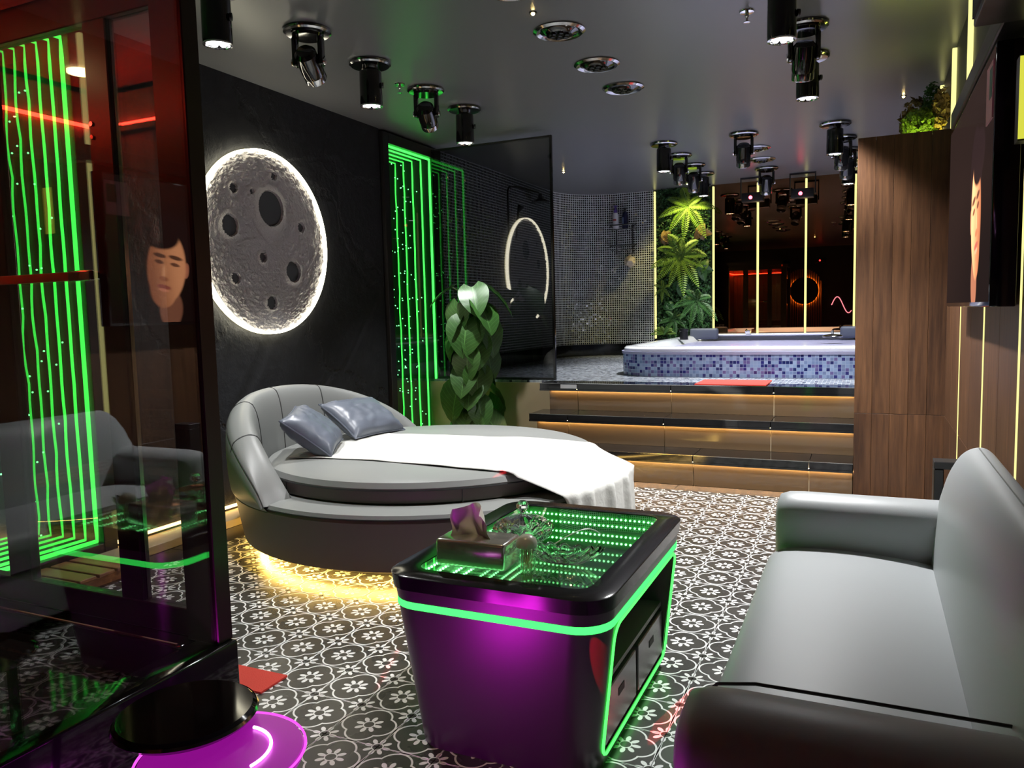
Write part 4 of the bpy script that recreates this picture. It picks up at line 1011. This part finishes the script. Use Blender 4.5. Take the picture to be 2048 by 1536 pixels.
sb = obj('sound_bar', MB().box(.38, XR-.005, 3.0, 4.75, 2.215, 2.30, .008, 2), M['blackm'], smooth=0, label='long black bar mounted on the wall above the television', cat='sound bar')
sp = thing('wall_speaker', (.37, 2.78, 2.3), 'black speaker box high on the wall near the television', 'speaker')
obj('cabinet', MB().box(.29, XR-.005, 2.62, 2.93, 2.18, 2.62, .006, 2), M['blackm'], sp)
obj('grille', MB().box(.284, .29, 2.64, 2.91, 2.20, 2.60), M['blackw'], sp, smooth=0)
yl = thing('yellow_glow_box', (.44, 2.9, 1.85), 'short yellow glowing box at the right picture edge beside the television', 'light box')
obj('glowing_front', MB().box(.40, XR-.006, 2.795, 2.80, 1.80, 2.04), emis('yellow_front', (.80, .80, .08), .8), yl, smooth=0)  # glowing front plate makes the bright yellow patch
obj('housing', MB().box(.40, XR-.006, 2.80, 2.86, 1.795, 2.045), M['blackm'], yl, smooth=0)

# ================================================================== CEILING FIXTURES
def plate(mb, r=.135):
    mb.lathe([(0, 0), (r*.96, 0), (r, -.008), (r*.985, -.018), (r*.90, -.026), (r*.6, -.020), (0, -.020)], n=32); return mb
def make_down(on=True):
    t = thing('downlight', (0, 0, 0), 'x', 'spotlight')
    obj('plate', plate(MB()), M['chromed'], t)
    bd = obj('body', MB().lathe([(.05, -.018), (.055, -.045), (.07, -.06), (.072, -.25), (.070, -.272), (.064, -.272), (.060, -.262), (0, -.262)], n=28), M['black'], t)
    obj('knob', MB().cyl(.018, 0, .012, (0, 0), 14, M=T(.068, -.03, -.15) @ RY(pi/2)), M['blackm'], bd)
    obj('lens_ring', MB().lathe([(.070, -.270), (.071, -.276), (.064, -.278), (.062, -.270), (.070, -.270)], n=28), M['chrome'], t)
    for k in range(7):
        a = 2*pi*k/6; r = .040 if k < 6 else 0
        obj('diode', MB().lathe([(0, -.272), (.012, -.272), (.017, -.264)], (r*cos(a), r*sin(a), 0), 10), M['led_white'], t)
    return t
def make_head(tilt=118):
    t = thing('moving_head', (0, 0, 0), 'x', 'stage light')
    obj('plate', plate(MB()), M['chromed'], t)
    obj('yoke_base', MB().lathe([(0, -.018), (.085, -.018), (.09, -.03), (.085, -.045), (0, -.048)], n=28), M['black'], t)
    for s in (-1, 1):
        obj('yoke_arm', MB().box(-.03, .03, s*.075-.014, s*.075+.014, -.20, -.04, .010, 3), M['black'], t)
    hd_ = obj('head', MB().lathe([(0, -.085), (.045, -.08), (.062, -.06), (.066, .0), (.066, .07), (.060, .095)], n=28, M=T(0, 0, -.175) @ RY(radians(tilt))), M['black'], t)
    obj('head_ring', MB().lathe([(.061, .085), (.064, .098), (.064, .128), (.058, .134), (.054, .120), (.05, .10)], n=28, M=T(0, 0, -.175) @ RY(radians(tilt))), M['chromed'], hd_)
    obj('lens', MB().lathe([(0, .108), (.03, .106), (.055, .098)], n=24, M=T(0, 0, -.175) @ RY(radians(tilt))), M['glass_dark'], hd_)
    for s in (-1, 1): obj('pivot_cap', MB().cyl(.02, 0, .008, (0, 0), 14, M=T(0, s*.089, -.175) @ RX(-s*pi/2)), M['chrome'], hd_)
    return t
def make_disc():
    t = thing('recessed_light', (0, 0, 0), 'x', 'ceiling light')
    obj('trim_ring', MB().lathe([(.15, 0), (.152, -.008), (.135, -.018), (.115, -.012), (.10, .0)], n=36), M['chromed'], t)
    obj('bowl', MB().lathe([(.118, -.008), (.090, -.016), (.075, -.028), (0, -.030)], n=32), M['black'], t)
    for k in range(7):
        a = 2*pi*k/6; r = .045 if k < 6 else 0
        obj('lens', MB().lathe([(.018, -.029), (.016, -.036), (0, -.038)], (r*cos(a), r*sin(a), 0), 12), M['black'], t)
    return t
protoD, protoH, protoG, protoR = make_down(), make_head(), make_head(152), make_disc()
used = set()
def place(proto, x, y, rz, label, group, watts=0, ang=70, tgt=None):
    if proto not in used: used.add(proto); o = proto
    else: o = copy_tree(proto)
    o.location = (x, y, ZC); o.rotation_euler = (0, 0, rz); o['label'] = label; o['group'] = group
    if watts:
        L = spot('beam', (x, y, ZC-.30), tgt or (x, y, 0), watts, ang)
GD, GH, GR = 'white downlight cylinders', 'moving head stage lights', 'recessed disc lights'
W = SPOT_W
place(protoD, -2.93, 3.02, .6, 'downlight cylinder at the top left, nearest the glass cabin', GD, W*1.5, 100)
place(protoH, -2.91, 3.69, 1.9, 'large unlit moving head between the first two left row downlights', GH)
place(protoD, -2.93, 4.33, .6, 'downlight cylinder above the bed, second of the left row', GD, W*1.7, 76)
place(protoH, -2.92, 5.01, 1.9, 'unlit moving head in the green glow of the left row', GH)
place(protoD, -2.92, 5.60, .6, 'downlight cylinder before the smoked glass, last of the left row', GD, W*1.3, 75)
place(protoR, -1.65, 3.70, 0, 'recessed disc light cut by the top picture edge', GR)
place(protoR, -1.65, 4.38, 0, 'recessed disc light nearest the camera in the middle row', GR)
place(protoR, -1.65, 5.07, 0, 'recessed disc light in the middle row with a lowered centre', GR)
place(protoR, -1.65, 5.68, 0, 'recessed disc light with a red glint, last before the bath area', GR)
place(protoD, -.42, 4.32, .4, 'downlight cylinder at the top right cut by the picture edge', GD, W*4.2, 118)
place(protoG, -.36, 4.98, 1.75, 'unlit moving head between the two near right downlights', GH)
place(protoD, -.38, 5.58, .4, 'downlight cylinder second in the right row, above the steps', GD, W*2.2, 110)
place(protoD, -1.84, 7.72, .4, 'downlight cylinder at the front left above the tub', GD, W*2.6, 95)
place(protoG, -1.83, 8.36, 1.75, 'moving head behind the front left tub downlight', GH)
place(protoG, -1.81, 9.0, 1.75, 'moving head second behind the front left tub downlight', GH)
place(protoD, -1.82, 9.62, .4, 'downlight cylinder directly before the plant wall', GD, W*1.6, 95)
place(protoG, -1.08, 7.69, 1.75, 'moving head on its own above the middle of the tub', GH)
place(protoR, -1.07, 8.44, 0, 'small looking disc light above the tub, the nearer one', GR)
place(protoR, -1.09, 9.10, 0, 'disc light with red point above the tub, the farther one', GR)
place(protoG, -1.10, 9.68, 1.75, 'moving head between the two red laser projectors', GH)
place(protoD, -.29, 7.70, .4, 'downlight cylinder left of the wooden column top', GD, W*2.6, 95)
place(protoG, -.25, 8.36, 1.75, 'moving head stacked behind the downlight near the column', GH)
place(protoG, -.22, 9.0, 1.75, 'moving head third in the row near the column', GH)
place(protoD, -.22, 9.62, .4, 'downlight cylinder farthest back near the column', GD, W*1.6, 95)
# laser projectors with red glints
for k, (x, y) in enumerate(((-1.33, 10.28), (-.745, 10.28))):
    t = thing('laser_projector', (x, y, 2.7), ['red laser projector hanging before the left light strip of the mirror', 'red laser projector hanging before the right light strip of the mirror'][k], 'projector', 'laser projectors')
    obj('case', MB().box(x-.13, x+.13, y-.06, y+.08, 2.64, 2.75, .006, 2), M['blackm'], t)
    mb = MB()
    for s in (-1, 1): mb.box(x+s*.145-.006, x+s*.145+.006, y-.02, y+.02, 2.69, ZC-.02)
    mb.box(x-.151, x+.151, y-.02, y+.02, ZC-.02, ZC-.001); obj('bracket', mb, M['blackm'], t, smooth=0)
    obj('aperture', MB().cyl(.022, 0, .006, (0, 0), 14, M=T(x-.02, y-.06, 2.69) @ RX(pi/2)), M['led_redpt'], t)
# warm star points and sprinklers
for k, (x, y, lab) in enumerate(((-1.68, 4.06, 'tiny warm star light in the ceiling above the coffee table'), (-3.23, 8.63, 'tiny warm star light in the ceiling above the shower'), (.23, 7.0, 'tiny warm star light in the ceiling left of the column plants'), (-2.15, 10.3, 'tiny warm star light in the ceiling before the plant wall'), (-1.15, 1.55, 'unseen warm star light added in the ceiling to light the tissue'))):
    t = thing('star_light', (x, y, ZC), lab, 'star light', 'tiny ceiling star lights')
    obj('bezel', MB().lathe([(.022, 0), (.022, -.005), (.012, -.006), (.012, 0)], (x, y, ZC), 16), M['blackm'], t)
    obj('bulb', MB().ball((x, y, ZC-.006), .010, 2), M['led_star'], t)
    if k in (0, 4): spot('star_beam', (x, y, ZC-.03), (x, y+.4 if k == 4 else y, 0), 45 if k == 4 else 12, 34 if k == 4 else 75, color=(1., .78, .42))  # the last star is unseen, added to warm the tissue
for k, (x, y, lab) in enumerate(((-.63, 4.6, 'small chrome sprinkler head in the right half of the ceiling'), (-3.02, 4.82, 'small chrome sprinkler head beside the left row of ceiling lights'))):
    t = thing('sprinkler', (x, y, ZC), lab, 'sprinkler', 'ceiling sprinklers')
    obj('escutcheon', MB().lathe([(0, 0), (.04, 0), (.038, -.008), (.012, -.010)], (x, y, ZC), 20), M['chrome'], t)
    obj('stem', MB().lathe([(.010, -.008), (.010, -.03), (.006, -.035), (.006, -.055), (.018, -.057), (.018, -.061), (0, -.062)], (x, y, ZC), 14), M['chrome'], t)

# laser projector high on the rear wall: its red strokes fall on floor and sheet
lz = thing('laser_projector', (-1.2, YREAR, 2.5), 'laser projector on the rear wall casting red strokes on the floor', 'projector', 'laser projectors')
obj('case', MB().box(-1.33, -1.07, YREAR, YREAR+.2, 2.5, 2.62, .006, 2), M['blackm'], lz)
obj('aperture', MB().cyl(.022, 0, .006, (0, 0), 14, M=T(-1.2, YREAR+.206, 2.56) @ RX(pi/2)), M['led_redpt'], lz)
def stroke(p0, p1, width, watts):
    src = Vector((-1.2, YREAR+.24, 2.56)); p0, p1 = Vector(p0), Vector(p1); c = (p0+p1)/2; d = (c-src); L = (p1-p0); Lp = (L-d*(L.dot(d)/d.length_squared))
    z = -d.normalized(); y = Lp.normalized(); x = y.cross(z)
    l = bpy.data.lights.new('laser_stroke', 'SPOT'); l.energy = watts; l.color = (1, .02, .03); l.spot_blend = .12; l.shadow_soft_size = .002
    l.spot_size = 2*math.atan(Lp.length/2/d.length); k = width/Lp.length
    o = bpy.data.objects.new('laser_stroke', l); COL.objects.link(o)
    o.matrix_world = Matrix(((x.x*k, y.x, z.x, src.x), (x.y*k, y.y, z.y, src.y), (x.z*k, y.z, z.z, src.z), (0, 0, 0, 1)))
stroke((-.585, 2.20, 0), (-.55, 2.66, 0), .06, 5000); stroke((-1.56, 2.18, 0), (-1.69, 2.55, 0), .022, 1600)
stroke((-1.62, 3.62, .5), (-1.56, 4.15, .5), .05, 4500); stroke((-1.72, 3.45, .5), (-1.62, 4.0, .5), .03, 4000)
# ================================================================== REAR WALL, SEEN ONLY IN THE MIRRORS
cl = thing('crescent_lamp', (-1.65, YREAR, 1.0), 'amber crescent wall lamp with slatted arch reflected in the bronze mirror', 'wall lamp')
mb = MB()
arch = [(-2.16, .75)]+[(-1.65-.51*cos(pi*k/20), 1.85+.51*sin(pi*k/20)) for k in range(21)]+[(-1.14, .75)]
for k in range(17):
    x = -2.13+.06*k; zt = 1.85+sqrt(max(0, .51**2-(x+1.65)**2)); obj('slat', MB().box(x-.018, x+.018, YREAR, YREAR+.03, .75, zt, .003, 1), M['sauna_woodv'], cl, smooth=0)
Mq = Matrix(((1, 0, 0, -1.60), (0, 0, 1, YREAR+.03), (0, 1, 0, 1.76), (0, 0, 0, 1)))
obj('disc', MB().lathe([(0, .05), (.37, .05), (.37, .03), (0, .03)], n=48, M=Mq), M['blackm'], cl)
obj('light_ring', MB().lathe([(.345, .012), (.365, .012), (.365, .024), (.345, .024), (.345, .012)], n=48, M=Mq, a0=-.9+pi, a1=pi*2-.3+pi*.55), M['led_amber'], cl)
nr = thing('neon_sign', (-.6, YREAR, 1.4), 'pink neon curve sign on the rear wall reflected in the step edges', 'neon sign')
obj('tube', MB().tube([(-.9+.5*k/20, YREAR+.04, 1.35+.22*sin(k/20*5.5)) for k in range(21)], .012, 8), M['led_neon'], nr)
obj('bracket', MB().box(-.67, -.63, YREAR, YREAR+.035, 1.3, 1.5), M['blackm'], nr, smooth=0)

# tiny emitters are seen but too small to be worth sampling as lamps
for nm in ('green_dot', 'diode', 'white_led', 'warm_point', 'red_point', 'green_neon_3', 'green_neon_4', 'green_neon_5', 'green_neon_6'):
    bpy.data.materials[nm].cycles.emission_sampling = 'NONE'
